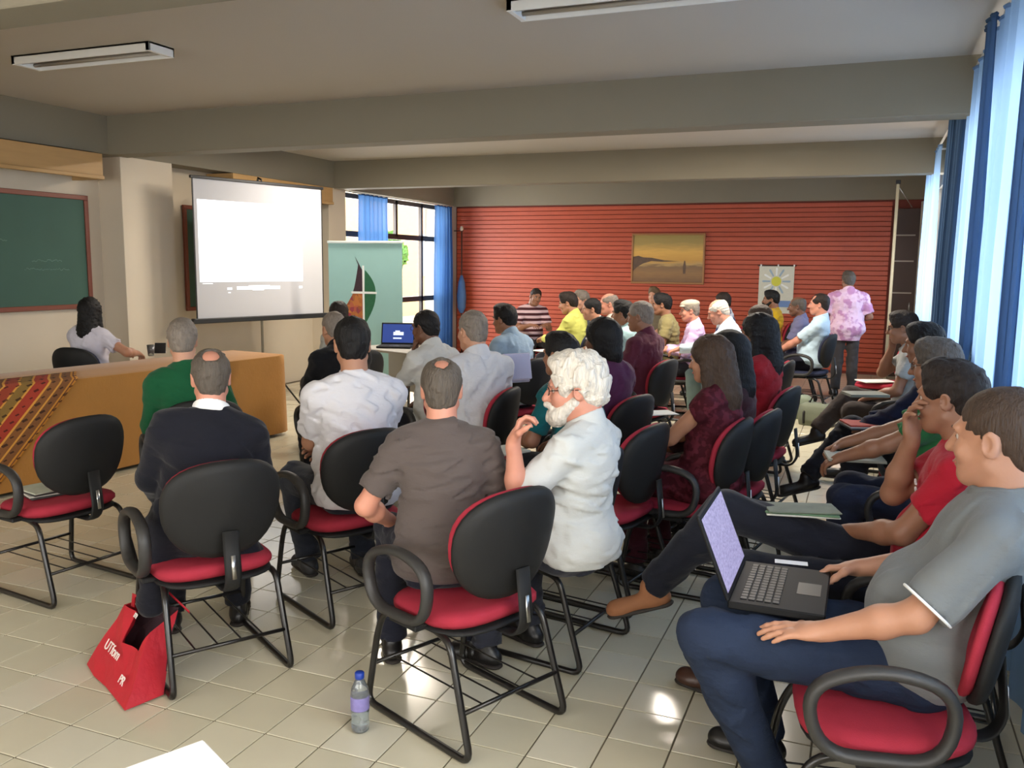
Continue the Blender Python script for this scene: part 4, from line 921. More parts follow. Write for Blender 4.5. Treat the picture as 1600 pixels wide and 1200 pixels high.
M29 = person('man in light blue short-sleeved shirt on the blue chair, far right', (1282, 459), 1.33, 80, lean=10, hunch=6, hyaw=8, hpitch=0, hair='receding', hcol='dark', skin='pink', shirt=(190, 214, 228), sleeve=.8, trousers=(28, 28, 40), detail=1, belly=.04, handL=(-.18, .36, .66), handR=(.1, .36, .66))
sit(M29, 80, 'navy chair under the man in light blue shirt at the far right', 'navy', grp='navy conference chairs')
for p_, n_ in ((M17, 'the man with dark shoulder marks'), (M20, 'the person directly under the painting'), (M22, 'the back-row person in white'), (M24, 'the person behind the yellow-green shirt'), (M26, 'the person in white and black'), (M25, 'the man in striped shirt'), (M27, 'the man in yellow and black'), (M28, 'the man in slate blue shirt')):
    sit(p_, math.degrees(p_['th']), 'chair under ' + n_, 'rednoarm', grp='far armless red chairs')
M30 = person('standing man in pink flowered shirt and grey trousers, back to the camera', (1326, 428), 1.56, 8, pos=(0, 11.9), stand=True, lean=-3, hunch=6, hyaw=14, hpitch=-4, hair='full', hcol='dgrey', skin='tan', shirt=pattern_cloth('pink_flowered', (232, 196, 214), (196, 140, 176), 'noise', 9), sleeve=.8, trousers=(66, 62, 62), detail=1, width=1.25, belly=.05, handR=(.16, .22, .98), handL=(-.16, .22, .98))
W1 = person('woman in white T-shirt seated behind the ochre table', (140, 466), 1.29, 8, lean=-2, hunch=6, hyaw=20, hair='long', hcol='black', skin='mid', shirt=(206, 202, 212), sleeve=.6, collar=False, trousers=(36, 40, 60), detail=2, female=True, handR=(.3, .26, .80), hintR=(.7, -.6, -.2), handL=(-.06, .34, .82))
sit(W1, 8, 'navy chair under the woman behind the table', 'navy', grp='navy conference chairs')
chair(-3.66, 3.08, 82, 'empty red chair with papers on its seat, at the left edge')
chair(-1.14, 4.06, 78, 'red chair behind the leaning person in teal shirt')
chair(-4.42, 6.72, 100, 'navy chair at the right end of the ochre table', 'navy', 'navy conference chairs')
chair(-6.5, 4.95, -60, 'navy chair beside the woman behind the table', 'navy', 'navy conference chairs')

q = at_z(1372, 596, .46); chair(q.x, q.y, 86, 'empty red chair with a white sheet on its seat near the tall pole', 'rednoarm', 'far armless red chairs')

# faint white print on the red T-shirt
Mtp = cloth((214, 206, 204))
for k, (x0, x1, z) in enumerate(((-.10, -.03, .40), (-.09, -.05, .375), (-.10, -.075, .345), (-.06, -.045, .33))):
    pts = [Vector([float(v) for v in P2['T'](x0 + (x1 - x0) * i / 6, .1285 - .16 * abs(x0 + (x1 - x0) * i / 6) ** 1.35, z + .004 * math.sin(9 * i))]) for i in range(7)]
    MB().tube(pts, .004, 6).build('print', Mtp, P2['shirt'])
# ------------------------------------------------------------------ the ochre table
ANG = math.radians(-8); TL0 = Vector((-5.04, 6.78, 0)); tv = Vector((.139, .990, 0)); tn = Vector((.990, -.139, 0))    # tv along the table, tn towards the audience
TLEN, TDEP, TH = 4.3, .68, .76
M_ochre = mat('ochre_cloth', (170, 118, 50), .85, var=.1, vscale=5, bump=.25, bscale=30, sheen=.2)
M_tabw = mat('table_wood', (120, 84, 56), .5, var=.1)
tb = empty('long_table', TL0 - tv * (TLEN / 2) - tn * (TDEP / 2), -math.atan2(tv.x, tv.y))
MB().bbox((-TDEP / 2 + .01, -TLEN / 2 + .01, TH - .035), (TDEP / 2 - .01, TLEN / 2 - .01, TH - .004), .003).build('tabletop', M_tabw, tb)
for sx in (-1, 1):
    for sy in (-1, 1): MB().bbox((sx * (TDEP / 2 - .08) - .02, sy * (TLEN / 2 - .1) - .02, 0), (sx * (TDEP / 2 - .08) + .02, sy * (TLEN / 2 - .1) + .02, TH - .035), .003).build('leg', M_tabw, tb)
tag(tb, 'long table hidden under the ochre cloth', 'table')
def drape(hx, hy, ztop, zbot, wav, n=200, r=.02):
    b = MB(); per = []; 
    def pt(t):
        L = [2 * hy, 2 * hx, 2 * hy, 2 * hx]; t *= sum(L)
        for i, l in enumerate(L):
            if t <= l: break
            t -= l
        return [(hx, -hy + t, 1, 0), (hx - t, hy, 0, 1), (-hx, hy - t, -1, 0), (-hx + t, -hy, 0, -1)][i]
    vs = []; rows = 8
    for k in range(rows + 2):
        for i in range(n):
            x, y, nx, ny = pt((i + .5) / n)
            if k == 0: vs.append((x - nx * r, y - ny * r, ztop)); continue
            f = (k - 1) / rows; w = wav * f * (math.sin(i * .55) * .6 + math.sin(i * .23 + 1) * .6); o = .006 + w + .02 * f
            vs.append((x + nx * o, y + ny * o, ztop - .012 - (ztop - .012 - zbot) * f))
    fs = [(k * n + i, k * n + (i + 1) % n, (k + 1) * n + (i + 1) % n, (k + 1) * n + i) for k in range(rows + 1) for i in range(n)]
    fs.append(tuple(range(n)))
    return b.add(vs, fs)
tc_ = empty('tablecloth', tb.location, tb.rotation_euler.z); drape(TDEP / 2, TLEN / 2, TH + .004, .03, .012).build('cloth', M_ochre, tc_, True, 50); tag(tc_, 'plain ochre cloth covering the long table to the floor', 'tablecloth')
# woven runner over the front edge: stripes run along its slanting right edge
def runner_mat():
    m = mat('woven_runner', (160, 92, 34), .85, bump=.4, bscale=120); n = m.node_tree.nodes; l = m.node_tree.links; bs = n['Principled BSDF']
    tc = n.new('ShaderNodeTexCoord'); sp = n.new('ShaderNodeSeparateXYZ'); l.new(tc.outputs['UV'], sp.inputs[0])
    rp = n.new('ShaderNodeValToRGB'); rp.color_ramp.interpolation = 'CONSTANT'; e = rp.color_ramp.elements
    cs = [(0, (196, 132, 44)), (.03, (110, 64, 34)), (.05, (196, 132, 44)), (.075, (122, 78, 40)), (.19, (206, 146, 60)), (.215, (130, 82, 40)), (.33, (212, 150, 60)), (.36, (160, 54, 34)), (.52, (208, 146, 58)), (.55, (130, 100, 44)), (.68, (206, 146, 58)), (.71, (150, 60, 36)), (.86, (206, 146, 58)), (.89, (110, 70, 40))]
    while len(e) < len(cs): e.new(.5)
    for k, (p, c) in enumerate(cs): e[k].position = p; e[k].color = (*srgb(*c), 1)
    l.new(sp.outputs['X'], rp.inputs[0])
    ck = n.new('ShaderNodeTexVoronoi'); ck.inputs['Scale'].default_value = 1.0; ck.distance = 'MANHATTAN'; ck.inputs['Randomness'].default_value = .15
    mp = n.new('ShaderNodeMapping'); mp.inputs['Scale'].default_value = (7.2, 14, 1); l.new(tc.outputs['UV'], mp.inputs[0]); l.new(mp.outputs[0], ck.inputs['Vector'])
    r2 = n.new('ShaderNodeValToRGB'); r2.color_ramp.interpolation = 'CONSTANT'; r2.color_ramp.elements[0].color = (.25, .2, .18, 1); r2.color_ramp.elements[1].position = .3; r2.color_ramp.elements[1].color = (1, 1, 1, 1)
    l.new(ck.outputs['Distance'], r2.inputs[0]); x = n.new('ShaderNodeMix'); x.data_type = 'RGBA'; x.blend_type = 'MULTIPLY'; x.inputs['Factor'].default_value = 1
    l.new(rp.outputs['Color'], x.inputs['A']); l.new(r2.outputs['Color'], x.inputs['B']); l.new(x.outputs['Result'], bs.inputs['Base Color']); return m
def front_hit(px, py, off=.035):
    d = ray(px, py); p0 = TL0 + tn * off; k = (p0 - CAMP).dot(tn) / d.dot(tn); return CAMP + d * k
tr_, br_ = front_hit(124, 588), front_hit(8, 745)
edge = br_ - tr_; edge *= 1.12; wid = -tv * .62
rn = empty('woven_runner', tr_.copy()); me = bpy.data.meshes.new('cloth'); nu, nv_ = 24, 20; vs = []; uv = []
for j in range(nv_ + 5):
    for i in range(nu + 1):
        u = i / nu
        if j < 4: p = tr_ + wid * u - tn * (.04 + .3 * (1 - j / 4)) + Vector((0, 0, TH + .011 - tr_.z)) - edge.normalized().dot(tv) * tv * .3 * (1 - j / 4)
        elif j == 4: p = tr_ + wid * u + Vector((0, 0, TH + .004 - tr_.z)) + tn * -.012
        else:
            t = (j - 4) / nv_; p = tr_ + wid * u + edge * t + tn * (.012 * math.sin(6 * u + 3 * t)); p.z = min(p.z, TH - .004); p.z = max(p.z, .03)
        vs.append(tuple(p - rn.location)); uv.append((u, j / 24 * 1.2))
fs = [(j * (nu + 1) + i, j * (nu + 1) + i + 1, (j + 1) * (nu + 1) + i + 1, (j + 1) * (nu + 1) + i) for j in range(nv_ + 4) for i in range(nu)]
me.from_pydata(vs, [], fs); ul = me.uv_layers.new(name='UVMap')
for lp in me.loops: ul.data[lp.index].uv = uv[lp.vertex_index]
me.polygons.foreach_set('use_smooth', [True] * len(me.polygons)); ro = link('cloth', me, runner_mat(), rn); md = ro.modifiers.new('thick', 'SOLIDIFY'); md.thickness = .003
tag(rn, 'striped orange and red woven runner hanging over the table edge', 'runner')
# small things on the table
gl = at_z(236, 556, TH + .005); t = empty('drinking_glass', gl); MB().lathe([(.026, 0), (.034, .1), (.032, .1), (.024, .006)], 18).build('tumbler', mat('clear_glass', (235, 240, 240), .05, trans=.9), t, True); tag(t, 'small drinking glass on the ochre table', 'glass')
gl = at_z(250, 552, TH + .005); t = empty('phone_stand', gl, math.radians(30)); Mq = Matrix.Rotation(math.radians(-20), 4, 'X')
MB().bbox((-.05, -.006, .0), (.05, .006, .1), .003, Mq).build('phone', M_black, t); MB().bbox((-.04, .0, 0), (.04, .07, .012), .003).build('base', M_white, t); tag(t, 'black phone propped on a stand on the ochre table', 'phone')
# ------------------------------------------------------------------ projection screen on a tripod
A_, B_s = Vector((-6.52, 7.3, 0)), Vector((-6.04, 8.92, 0)); sv = (B_s - A_).normalized(); sn = Vector((sv.y, -sv.x, 0)); SW = (B_s - A_).length; Z0, Z1 = 1.02, 2.47
sc_ = empty('projection_screen', (A_ + B_s) / 2); MS = Matrix((sv, sn * -1, Vector((0, 0, 1)))).transposed().to_4x4()
def sbox(name, a, b, m, parent, c=0): 
    o = (MB().bbox(a, b, c, MS) if c else MB().box(a, b, MS)).build(name, m, parent); return o
h = SW / 2
fab = sbox('fabric', (-h, -.003, Z0), (h, .003, Z1), mat('screen_fabric', (178, 178, 182), .9), sc_)
sbox('top_bar', (-h - .02, -.018, Z1), (h + .02, .018, Z1 + .03), M_black, sc_, .004); sbox('bottom_case', (-h - .05, -.035, Z0 - .055), (h + .05, .035, Z0 + .0), M_black, sc_, .008)
sbox('border', (-h - .002, -.004, Z0), (-h + .012, .004, Z1), M_black, sc_); sbox('border', (h - .012, -.004, Z0), (h + .002, .004, Z1), M_black, sc_)
MB().tube([MS @ Vector((0, .05, 0.3)), MS @ Vector((0, .05, Z1 + .06))], .014, 10).build('post', mat('grey_post', (130, 126, 118), .4, metal=.6), sc_, True)
MB().tube([MS @ Vector((0, .05, Z1 + .07)), MS @ Vector((0, -.01, Z1 + .05)), MS @ Vector((0, -.01, Z1 + .02))], .01, 8).build('hook', M_black, sc_, True)
for k in range(3):
    a = k * 2 * PI / 3 + .4; MB().tube([(0 + sn.x * -.05, sn.y * -.05, .55), (.42 * math.cos(a) - .05 * sn.x, .42 * math.sin(a), .012)], .01, 8).build('leg', M_black, sc_, True)
im = sbox('projected_image', (-h + .05, -.0045, 1.4), (h - .30, -.0032, 2.26), None, fab)
mm = bpy.data.materials.new('projected_light'); mm.use_nodes = True; n = mm.node_tree.nodes; l = mm.node_tree.links; bs = n['Principled BSDF']; bs.inputs['Base Color'].default_value = (.4, .4, .42, 1)
tcn = n.new('ShaderNodeTexCoord'); sp = n.new('ShaderNodeSeparateXYZ'); l.new(tcn.outputs['Generated'], sp.inputs[0]); rp = n.new('ShaderNodeValToRGB'); l.new(sp.outputs['Z'], rp.inputs[0])
e = rp.color_ramp.elements; e[0].position = 0; e[0].color = (.62, .66, .70, 1); e[1].position = .14; e[1].color = (.6, .8, .88, 1); x_ = e.new(.36); x_.color = (1, 1, 1, 1)
l.new(rp.outputs['Color'], bs.inputs['Emission Color']); bs.inputs['Emission Strength'].default_value = .95; im.data.materials.clear(); im.data.materials.append(mm)
Mi = emis('projected_white', (255, 255, 255), 1.0); Mg = emis('projected_grey', (196, 196, 200), .25)
for a0, a1, z0_, z1_ in ((-.35, .22, 1.315, 1.35), (-.2, .08, 1.35, 1.36), (-.15, .0, 1.305, 1.315), (-.47, -.41, 1.315, 1.34), (-.46, -.43, 1.28, 1.29), (h - .36, h - .31, 1.32, 1.345), (h - .36, h - .31, 2.3, 2.325), (-h + .08, -h + .2, 1.38, 1.388)): sbox('caption', (a0, -.0062, z0_), (a1, -.0051, z1_), Mi, fab)
tag(sc_, 'white projection screen showing a bright slide, on a tripod', 'projection screen')
# ------------------------------------------------------------------ roll-up banner
bn = empty('rollup_banner', (-5.2, 8.5, 0), math.radians(4)); hb = .455
Mteal = mat('pale_teal_print', (150, 192, 188), .5, var=.03)
pan = MB().box((-hb, -.003, .08), (hb, .003, 1.84)).build('panel', Mteal, bn); MB().bbox((-hb - .01, -.012, 1.835), (hb + .01, .012, 1.86), .003).build('top_rail', mat('banner_rail', (200, 210, 208), .4), bn)
MB().bbox((-hb - .02, -.07, 0), (hb + .02, .07, .085), .01).build('base', M_chrome, bn); MB().tube([(0, .03, .08), (0, .03, 1.84)], .008, 8).build('pole', M_chrome, bn, True)
def shape(name, poly, m, parent, y, th=.0008):
    """flat printed shape on a vertical panel facing -y"""
    Mx = Matrix(((1, 0, 0, 0), (0, 0, -1, y), (0, 1, 0, 0), (0, 0, 0, 1))); return MB().prism(poly, Mx, th).build(name, m, parent)
def arc(cx, cy, r, a0, a1, n=14): return [(cx + r * math.cos(math.radians(a0 + (a1 - a0) * i / n)), cy + r * math.sin(math.radians(a0 + (a1 - a0) * i / n))) for i in range(n + 1)]
cx, cz = -.02, 1.29                          # centre of the cross in the sail-shaped emblem
Mgr = mat('emblem_green', (30, 96, 62), .5, var=.3, vscale=30); Mdk = mat('emblem_dark', (52, 30, 40), .5, var=.5, vscale=40)
Mrd = bpy.data.materials.new('emblem_mosaic'); Mrd.use_nodes = True; n = Mrd.node_tree.nodes; l = Mrd.node_tree.links; vo = n.new('ShaderNodeTexVoronoi'); vo.inputs['Scale'].default_value = 22
tcn = n.new('ShaderNodeTexCoord'); l.new(tcn.outputs['Object'], vo.inputs['Vector']); rp = n.new('ShaderNodeValToRGB'); e = rp.color_ramp.elements; e[0].color = (*srgb(120, 40, 40), 1); e[1].color = (*srgb(40, 80, 40), 1); q = e.new(.5); q.color = (*srgb(190, 120, 50), 1); q = e.new(.75); q.color = (*srgb(160, 40, 70), 1)
l.new(vo.outputs['Color'], rp.inputs[0]); l.new(rp.outputs['Color'], n['Principled BSDF'].inputs['Base Color'])
shape('emblem_upper_left', [(cx - .012, cz + .012), (cx - .13, cz + .012)] + [(cx - .13 + .075 * (t / 8) ** .8, cz + .012 + .34 * t / 8) for t in range(1, 9)][:7] + [(cx - .10, cz + .40)] + [(cx - .012, cz + .25)], Mdk, pan, -.0032)
shape('emblem_upper_right', [(cx + .012, cz + .012), (cx + .15, cz + .012)] + [(cx + .15 - .13 * (t / 8) ** 2, cz + .012 + .24 * t / 8) for t in range(1, 9)], Mgr, pan, -.0032)
shape('emblem_lower_right', [(cx + .012, cz - .012), (cx + .012, cz - .36)] + [(cx + .012 + .14 * math.sin(t / 8 * PI / 2), cz - .36 + .348 * t / 8) for t in range(1, 9)], Mgr, pan, -.0032)
shape('emblem_lower_left', [(cx - .012, cz - .012), (cx - .13, cz - .012), (cx - .2, cz - .12), (cx - .3, cz - .26), (cx - .22, cz - .40), (cx - .012, cz - .44)], Mrd, pan, -.0032)
Mwl = mat('emblem_white', (232, 236, 232), .5); shape('emblem_cross', [(cx - .012, cz + .3), (cx - .012, cz + .012), (cx - .15, cz + .012), (cx - .15, cz - .012), (cx - .012, cz - .012), (cx - .012, cz - .44), (cx + .012, cz - .44), (cx + .012, cz - .012), (cx + .165, cz - .012), (cx + .165, cz + .012), (cx + .012, cz + .012), (cx + .012, cz + .3)], Mwl, pan, -.0044)
tag(bn, 'pale teal roll-up banner with a sail-shaped emblem and white cross', 'banner')
# ------------------------------------------------------------------ desk with the blue-screen laptop
def laptop(name, loc, rz, w, d, openang, screen_m, label, keys=True):
    t = empty(name, loc, rz); Mk = mat('laptop_black', (13, 13, 14), .6, spec=.25); 
    base = MB().bbox((-w / 2, 0, 0), (w / 2, d, .022), .004).build('base', Mk, t)       # hinge along x at y=0, palm rest towards +y
    if keys:
        kb = MB()
        for r_ in range(5):
            for c_ in range(14): x0 = -w / 2 + .03 + c_ * (w - .06) / 14; y0 = .03 + r_ * .022; kb.bbox((x0, y0, .022), (x0 + (w - .06) / 14 - .003, y0 + .018, .0245), .001)
        kb.build('keyboard', mat('laptop_keys', (24, 24, 26), .5), base); MB().box((-.05, d - .085, .022), (.05, d - .02, .0228)).build('touchpad', mat('touchpad', (22, 22, 24), .4), base)
    ML = Matrix.Translation((0, 0, .02)) @ Matrix.Rotation(math.radians(openang), 4, 'X')
    lid = MB().bbox((-w / 2, 0, -.006), (w / 2, d * .98, .004), .004, ML).build('lid', Mk, t); MB().box((-w / 2 + .014, .02, -.0072), (w / 2 - .014, d * .98 - .016, -.0062), ML).build('screen', screen_m, lid)
    return tag(t, label, 'laptop'), lid, ML
dk = empty('small_desk', (-4.5, 8.02, 0), math.radians(-20)); Mdt = mat('desk_top_grey', (150, 146, 138), .5)
MB().bbox((-.45, -.28, .715), (.45, .28, .74), .004).build('desktop', Mdt, dk); MB().bbox((-.42, .2, .25), (.42, .215, .714), .003).build('modesty_panel', Mdt, dk)
for sx in (-1, 1):
    for sy in (-1, 1): MB().tube([(sx * .4, sy * .23, .0), (sx * .4, sy * .23, .715)], .015, 8).build('leg', M_tube, dk, True)
tag(dk, 'small grey desk in front of the roll-up banner', 'desk')
mb = emis('laptop_blue_screen', (40, 70, 150), .55)
lt, lid, ML = laptop('laptop', (-4.60, 8.16, .741), math.radians(180 + 18), .36, .24, 104, mb, 'laptop with a bright blue screen on the small desk')
for a, b in (((-.06, .1, -.0078), (.05, .135, -.0073)), ((-.04, .06, -.0078), (.05, .075, -.0073)), ((-.02, .135, -.0078), (.03, .15, -.0073))): MB().box(a, b, ML).build('screen_mark', emis('laptop_mark', (220, 235, 255), .9), lid)
# laptop on the lap of the man in grey
mp_ = bpy.data.materials.new('laptop_lilac_screen'); mp_.use_nodes = True; n = mp_.node_tree.nodes; l = mp_.node_tree.links; b_ = n['Principled BSDF']; ns = n.new('ShaderNodeTexNoise'); ns.inputs['Scale'].default_value = 22; ns.inputs['Detail'].default_value = 6
rp = n.new('ShaderNodeValToRGB'); rp.color_ramp.elements[0].position = .3; rp.color_ramp.elements[0].color = (*srgb(120, 110, 160), 1); rp.color_ramp.elements[1].position = .7; rp.color_ramp.elements[1].color = (*srgb(176, 168, 206), 1)
l.new(ns.outputs['Fac'], rp.inputs[0]); l.new(rp.outputs['Color'], b_.inputs['Emission Color']); b_.inputs['Emission Strength'].default_value = .75; b_.inputs['Base Color'].default_value = (.1, .1, .14, 1)
laptop('laptop', (-.31, 2.60, .665), math.radians(-90), .375, .26, 112, mp_, 'open black laptop with lilac screen on the lap of the man in grey')
def sheets(name, loc, rz, w, d, t, rgb, label, cat='papers', n=4, pattern=None):
    o = empty(name, loc, rz); rs = random.Random(hash(label) % 1000 if False else len(label))
    for k in range(n):
        M_ = Matrix.Rotation(rs.uniform(-.12, .12) if k else 0, 4, 'Z'); c = rgb if k == n - 1 or not pattern else pattern[k % len(pattern)]
        MB().bbox((-w / 2, -d / 2, t * k / n), (w / 2, d / 2, t * (k + 1) / n - .0004), min(.002, t / n * .3), M_).build('sheet', mat('paper_%d' % len(label), c, .7, var=.05 if not pattern else .4, vscale=18), o)
    return tag(o, label, cat)
sheets('paper_card', (-.17, 2.815, .69), .1, .10, .035, .002, (230, 230, 230), 'white card at the far edge of the lap laptop', 'card', 1)
sheets('newspaper', (-.17, 3.20, .752), math.radians(12), .25, .13, .02, (104, 112, 98), 'folded green and grey magazine on the lap of the man in red', 'magazine', 3, [(200, 200, 190), (90, 120, 90)])
sheets('paper_stack', at_z(1335, 716, .712), math.radians(10), .26, .2, .012, (168, 166, 150), 'pale papers on the lap of the man in green polo', 'papers', 3)
sheets('folder', at_z(1360, 668, .685), math.radians(20), .30, .21, .03, (176, 62, 48), 'orange-red folder on the lap of the man in navy', 'folder', 3, [(60, 60, 66), (190, 186, 180)])
sheets('paper_stack', at_z(1352, 618, .70), math.radians(20), .28, .2, .02, (120, 122, 112), 'grey papers on the lap of the farthest man in the right-hand row', 'papers', 3)
sheets('magazine_stack', (-3.72, 3.1, .466), math.radians(70), .27, .2, .035, (176, 182, 164), 'stack of pale magazines on the empty chair at the left edge', 'magazines', 4, [(60, 60, 58), (200, 198, 190)])
sheets('paper_sheet', at_z(1026, 646, .74), math.radians(40), .22, .16, .006, (214, 214, 210), 'white sheet held by the woman in maroon dress', 'paper', 2)
sheets('paper_stack', at_z(782, 706, .70), math.radians(60), .24, .18, .01, (196, 196, 184), 'papers on the lap of the person in teal shirt', 'papers', 3)
sheets('paper_sheet', at_z(850, 548, .83), math.radians(60), .22, .16, .006, (224, 224, 220), 'white sheet before the man in yellow-green shirt', 'paper', 2)
sheets('paper_sheet', at_z(1368, 596, .475), math.radians(30), .34, .22, .01, (222, 222, 218), 'white sheet on the far seat by the pole', 'paper', 2)
t = empty('tote_cover', at_d(808, 574, 5.6), math.radians(52)); MB().bbox((-.1, -.012, -.08), (.1, .012, .09), .006, Matrix.Rotation(math.radians(-12), 4, 'X')).build('lid', mat('pale_lilac_plastic', (196, 192, 216), .4), t); MB().bbox((-.1, .0, -.1), (.1, .16, -.08), .006).build('base', mat('pale_lilac_base', (170, 168, 188), .4), t); tag(t, 'pale lilac laptop lid behind the man in light blue shirt', 'laptop')
# ------------------------------------------------------------------ things on the back wall and far corner
def picture():
    x0, x1, z0, z1 = -3.66, -2.45, 1.33, 2.15; t = empty('painting', ((x0 + x1) / 2, YB - .016, z0)); h = (x1 - x0) / 2; H = z1 - z0; Mf = mat('painting_frame', (150, 104, 60), .5)
    for a, b in (((-h, -.03, 0), (h, .0, .03)), ((-h, -.03, H - .03), (h, .0, H)), ((-h, -.03, .03), (-h + .03, .0, H - .03)), ((h - .03, -.03, .03), (h, .0, H - .03))): MB().bbox(a, b, .004).build('frame_rail', Mf, t)
    c = MB().box((-h + .03, -.018, .03), (h - .03, -.004, H - .03)).build('canvas', None, t)
    m = bpy.data.materials.new('beach_at_dusk'); m.use_nodes = True; n = m.node_tree.nodes; l = m.node_tree.links; b = n['Principled BSDF']; b.inputs['Roughness'].default_value = .45
    tc = n.new('ShaderNodeTexCoord'); sp = n.new('ShaderNodeSeparateXYZ'); l.new(tc.outputs['Generated'], sp.inputs[0]); ns = n.new('ShaderNodeTexNoise'); ns.inputs['Scale'].default_value = 5; ns.inputs['Detail'].default_value = 5
    mp = n.new('ShaderNodeMapping'); mp.inputs['Scale'].default_value = (1, 1, 5); l.new(tc.outputs['Generated'], mp.inputs[0]); l.new(mp.outputs[0], ns.inputs['Vector'])
    md = n.new('ShaderNodeMath'); md.operation = 'MULTIPLY_ADD'; md.inputs[1].default_value = .22; l.new(ns.outputs['Fac'], md.inputs[0]); l.new(sp.outputs['Z'], md.inputs[2])
    rp = n.new('ShaderNodeValToRGB'); e = rp.color_ramp.elements; e[0].position = .1; e[0].color = (*srgb(110, 78, 50), 1); e[1].position = .95; e[1].color = (*srgb(150, 128, 66), 1)
    for p, cc in ((.3, (140, 104, 62)), (.44, (120, 92, 62)), (.5, (176, 144, 88)), (.56, (188, 142, 62)), (.75, (206, 160, 74))): q = e.new(p); q.color = (*srgb(*cc), 1)
    l.new(md.outputs[0], rp.inputs[0]); l.new(rp.outputs['Color'], b.inputs['Base Color']); c.data.materials.append(m)
    Md = mat('painted_dark', (84, 62, 46), .5, var=.4, vscale=20)
    shape('painted_rocks', [(-h + .03, .2), (-h + .03, .44), (-h + .12, .455), (-h + .2, .43), (-h + .34, .425), (-h + .55, .385), (-h + .8, .37), (-h + .5, .36), (-h + .34, .37), (-h + .2, .33), (-h + .1, .27)], Md, c, -.0185); shape('painted_figure', [(.26, .17), (.255, .28), (.275, .38), (.29, .38), (.305, .3), (.30, .17)], Md, c, -.0185)
    tag(t, 'framed painting of a beach at dusk on the brick wall', 'painting')
picture()
t = empty('poster', (-1.325, YB - .016, .9)); Mp = mat('poster_paper', (206, 206, 190), .6, var=.08, vscale=30); pp = MB().box((-.265, -.008, 0), (.265, -.002, .74)).build('sheet', Mp, t)
shape('flower_centre', arc(.0, .5, .075, 0, 340, 16), mat('poster_yellow', (206, 204, 70), .6), pp, -.0095); Mb2 = mat('poster_blue', (150, 172, 190), .6)
for k in range(12):
    a = 30 * k; c, s_ = math.cos(math.radians(a)), math.sin(math.radians(a)); shape('petal', [(c * r_ - s_ * w_, .5 + s_ * r_ + c * w_) for r_, w_ in ((.09, -.012), (.2, -.016), (.22, 0), (.2, .016), (.09, .012))], Mwl if k % 2 else Mb2, pp, -.0088)
shape('caption_block', [(.05, .1), (.23, .1), (.23, .2), (.05, .2)], mat('poster_caption', (110, 140, 190), .6), pp, -.0088)
MB().tube([(-.29, -.01, .745), (.29, -.01, .745)], .01, 8).build('hanging_rod', mat('dark_rod', (60, 36, 26), .5), t, True)
for x in (-.24, .02, .26): MB().bbox((x - .012, -.022, .735), (x + .012, -.002, .765), .003).build('clip', M_white, t)
tag(t, 'small hanging poster with a yellow flower on the brick wall', 'poster')
t = empty('furled_flag', (-6.7, 14.2, 0)); MB().tube([(0, 0, .02), (0, 0, 2.25)], .013, 8).build('pole', mat('flag_pole', (60, 40, 34), .4), t, True); MB().lathe([(.12, 0), (.13, .015), (.02, .03)], 16).build('base', M_black, t, True)
MB().lathe([(.03, .75), (.075, .85), (.085, 1.05), (.06, 1.3), (.02, 1.42)], 12).build('flag_cloth', mat('flag_blue', (70, 104, 150), .8, var=.2), t, True); MB().tube([(-.15, 0, 2.2), (.03, 0, 2.2)], .008, 6).build('cross_arm', M_black, t, True); MB().lathe([(.02, 2.2), (.035, 2.23), (.02, 2.28)], 10).build('finial', mat('finial_cream', (210, 190, 160), .5), t, True)
tag(t, 'furled blue flag on a thin pole by the left end of the brick wall', 'flag')
t = empty('tall_pole', (.305, 13.0, 0)); MB().tube([(0, 0, .02), (0, 0, 2.76)], .02, 10).build('shaft', mat('cream_pole', (222, 212, 180), .4), t, True); MB().lathe([(.13, 0), (.13, .012), (.03, .03)], 16).build('foot', M_black, t, True); MB().bbox((-.03, -.03, 2.74), (.03, .03, 2.79), .004).build('cap', M_black, t)
MB().tube([(0, 0, 2.72), (.2, .3, 2.45)], .006, 6).build('stay_wire', M_chrome, t, True); tag(t, 'tall cream pole standing before the far right corner', 'pole')
d_ = struct(empty('door_1', (.50, YB - .02, 0)), 'dark brown door in the far right corner'); Md = mat('dark_door', (62, 42, 34), .5, var=.15, vscale=4)
MB().bbox((-.19, -.03, 0), (.17, .02, 2.5), .004).build('leaf', Md, d_)
for z in (1.25, 1.72, 2.1): MB().bbox((-.17, -.042, z), (.12, -.03, z + .02), .002).build('rail', mat('pale_rail', (170, 160, 150), .4), d_)
MB().bbox((.17, -.06, 0), (.245, .02, 2.6), .004).build('frame', M_wallg, d_); MB().tube([(.1, -.05, 1.0), (.1, -.05, 1.12)], .01, 8).build('handle', M_chrome, d_, True)
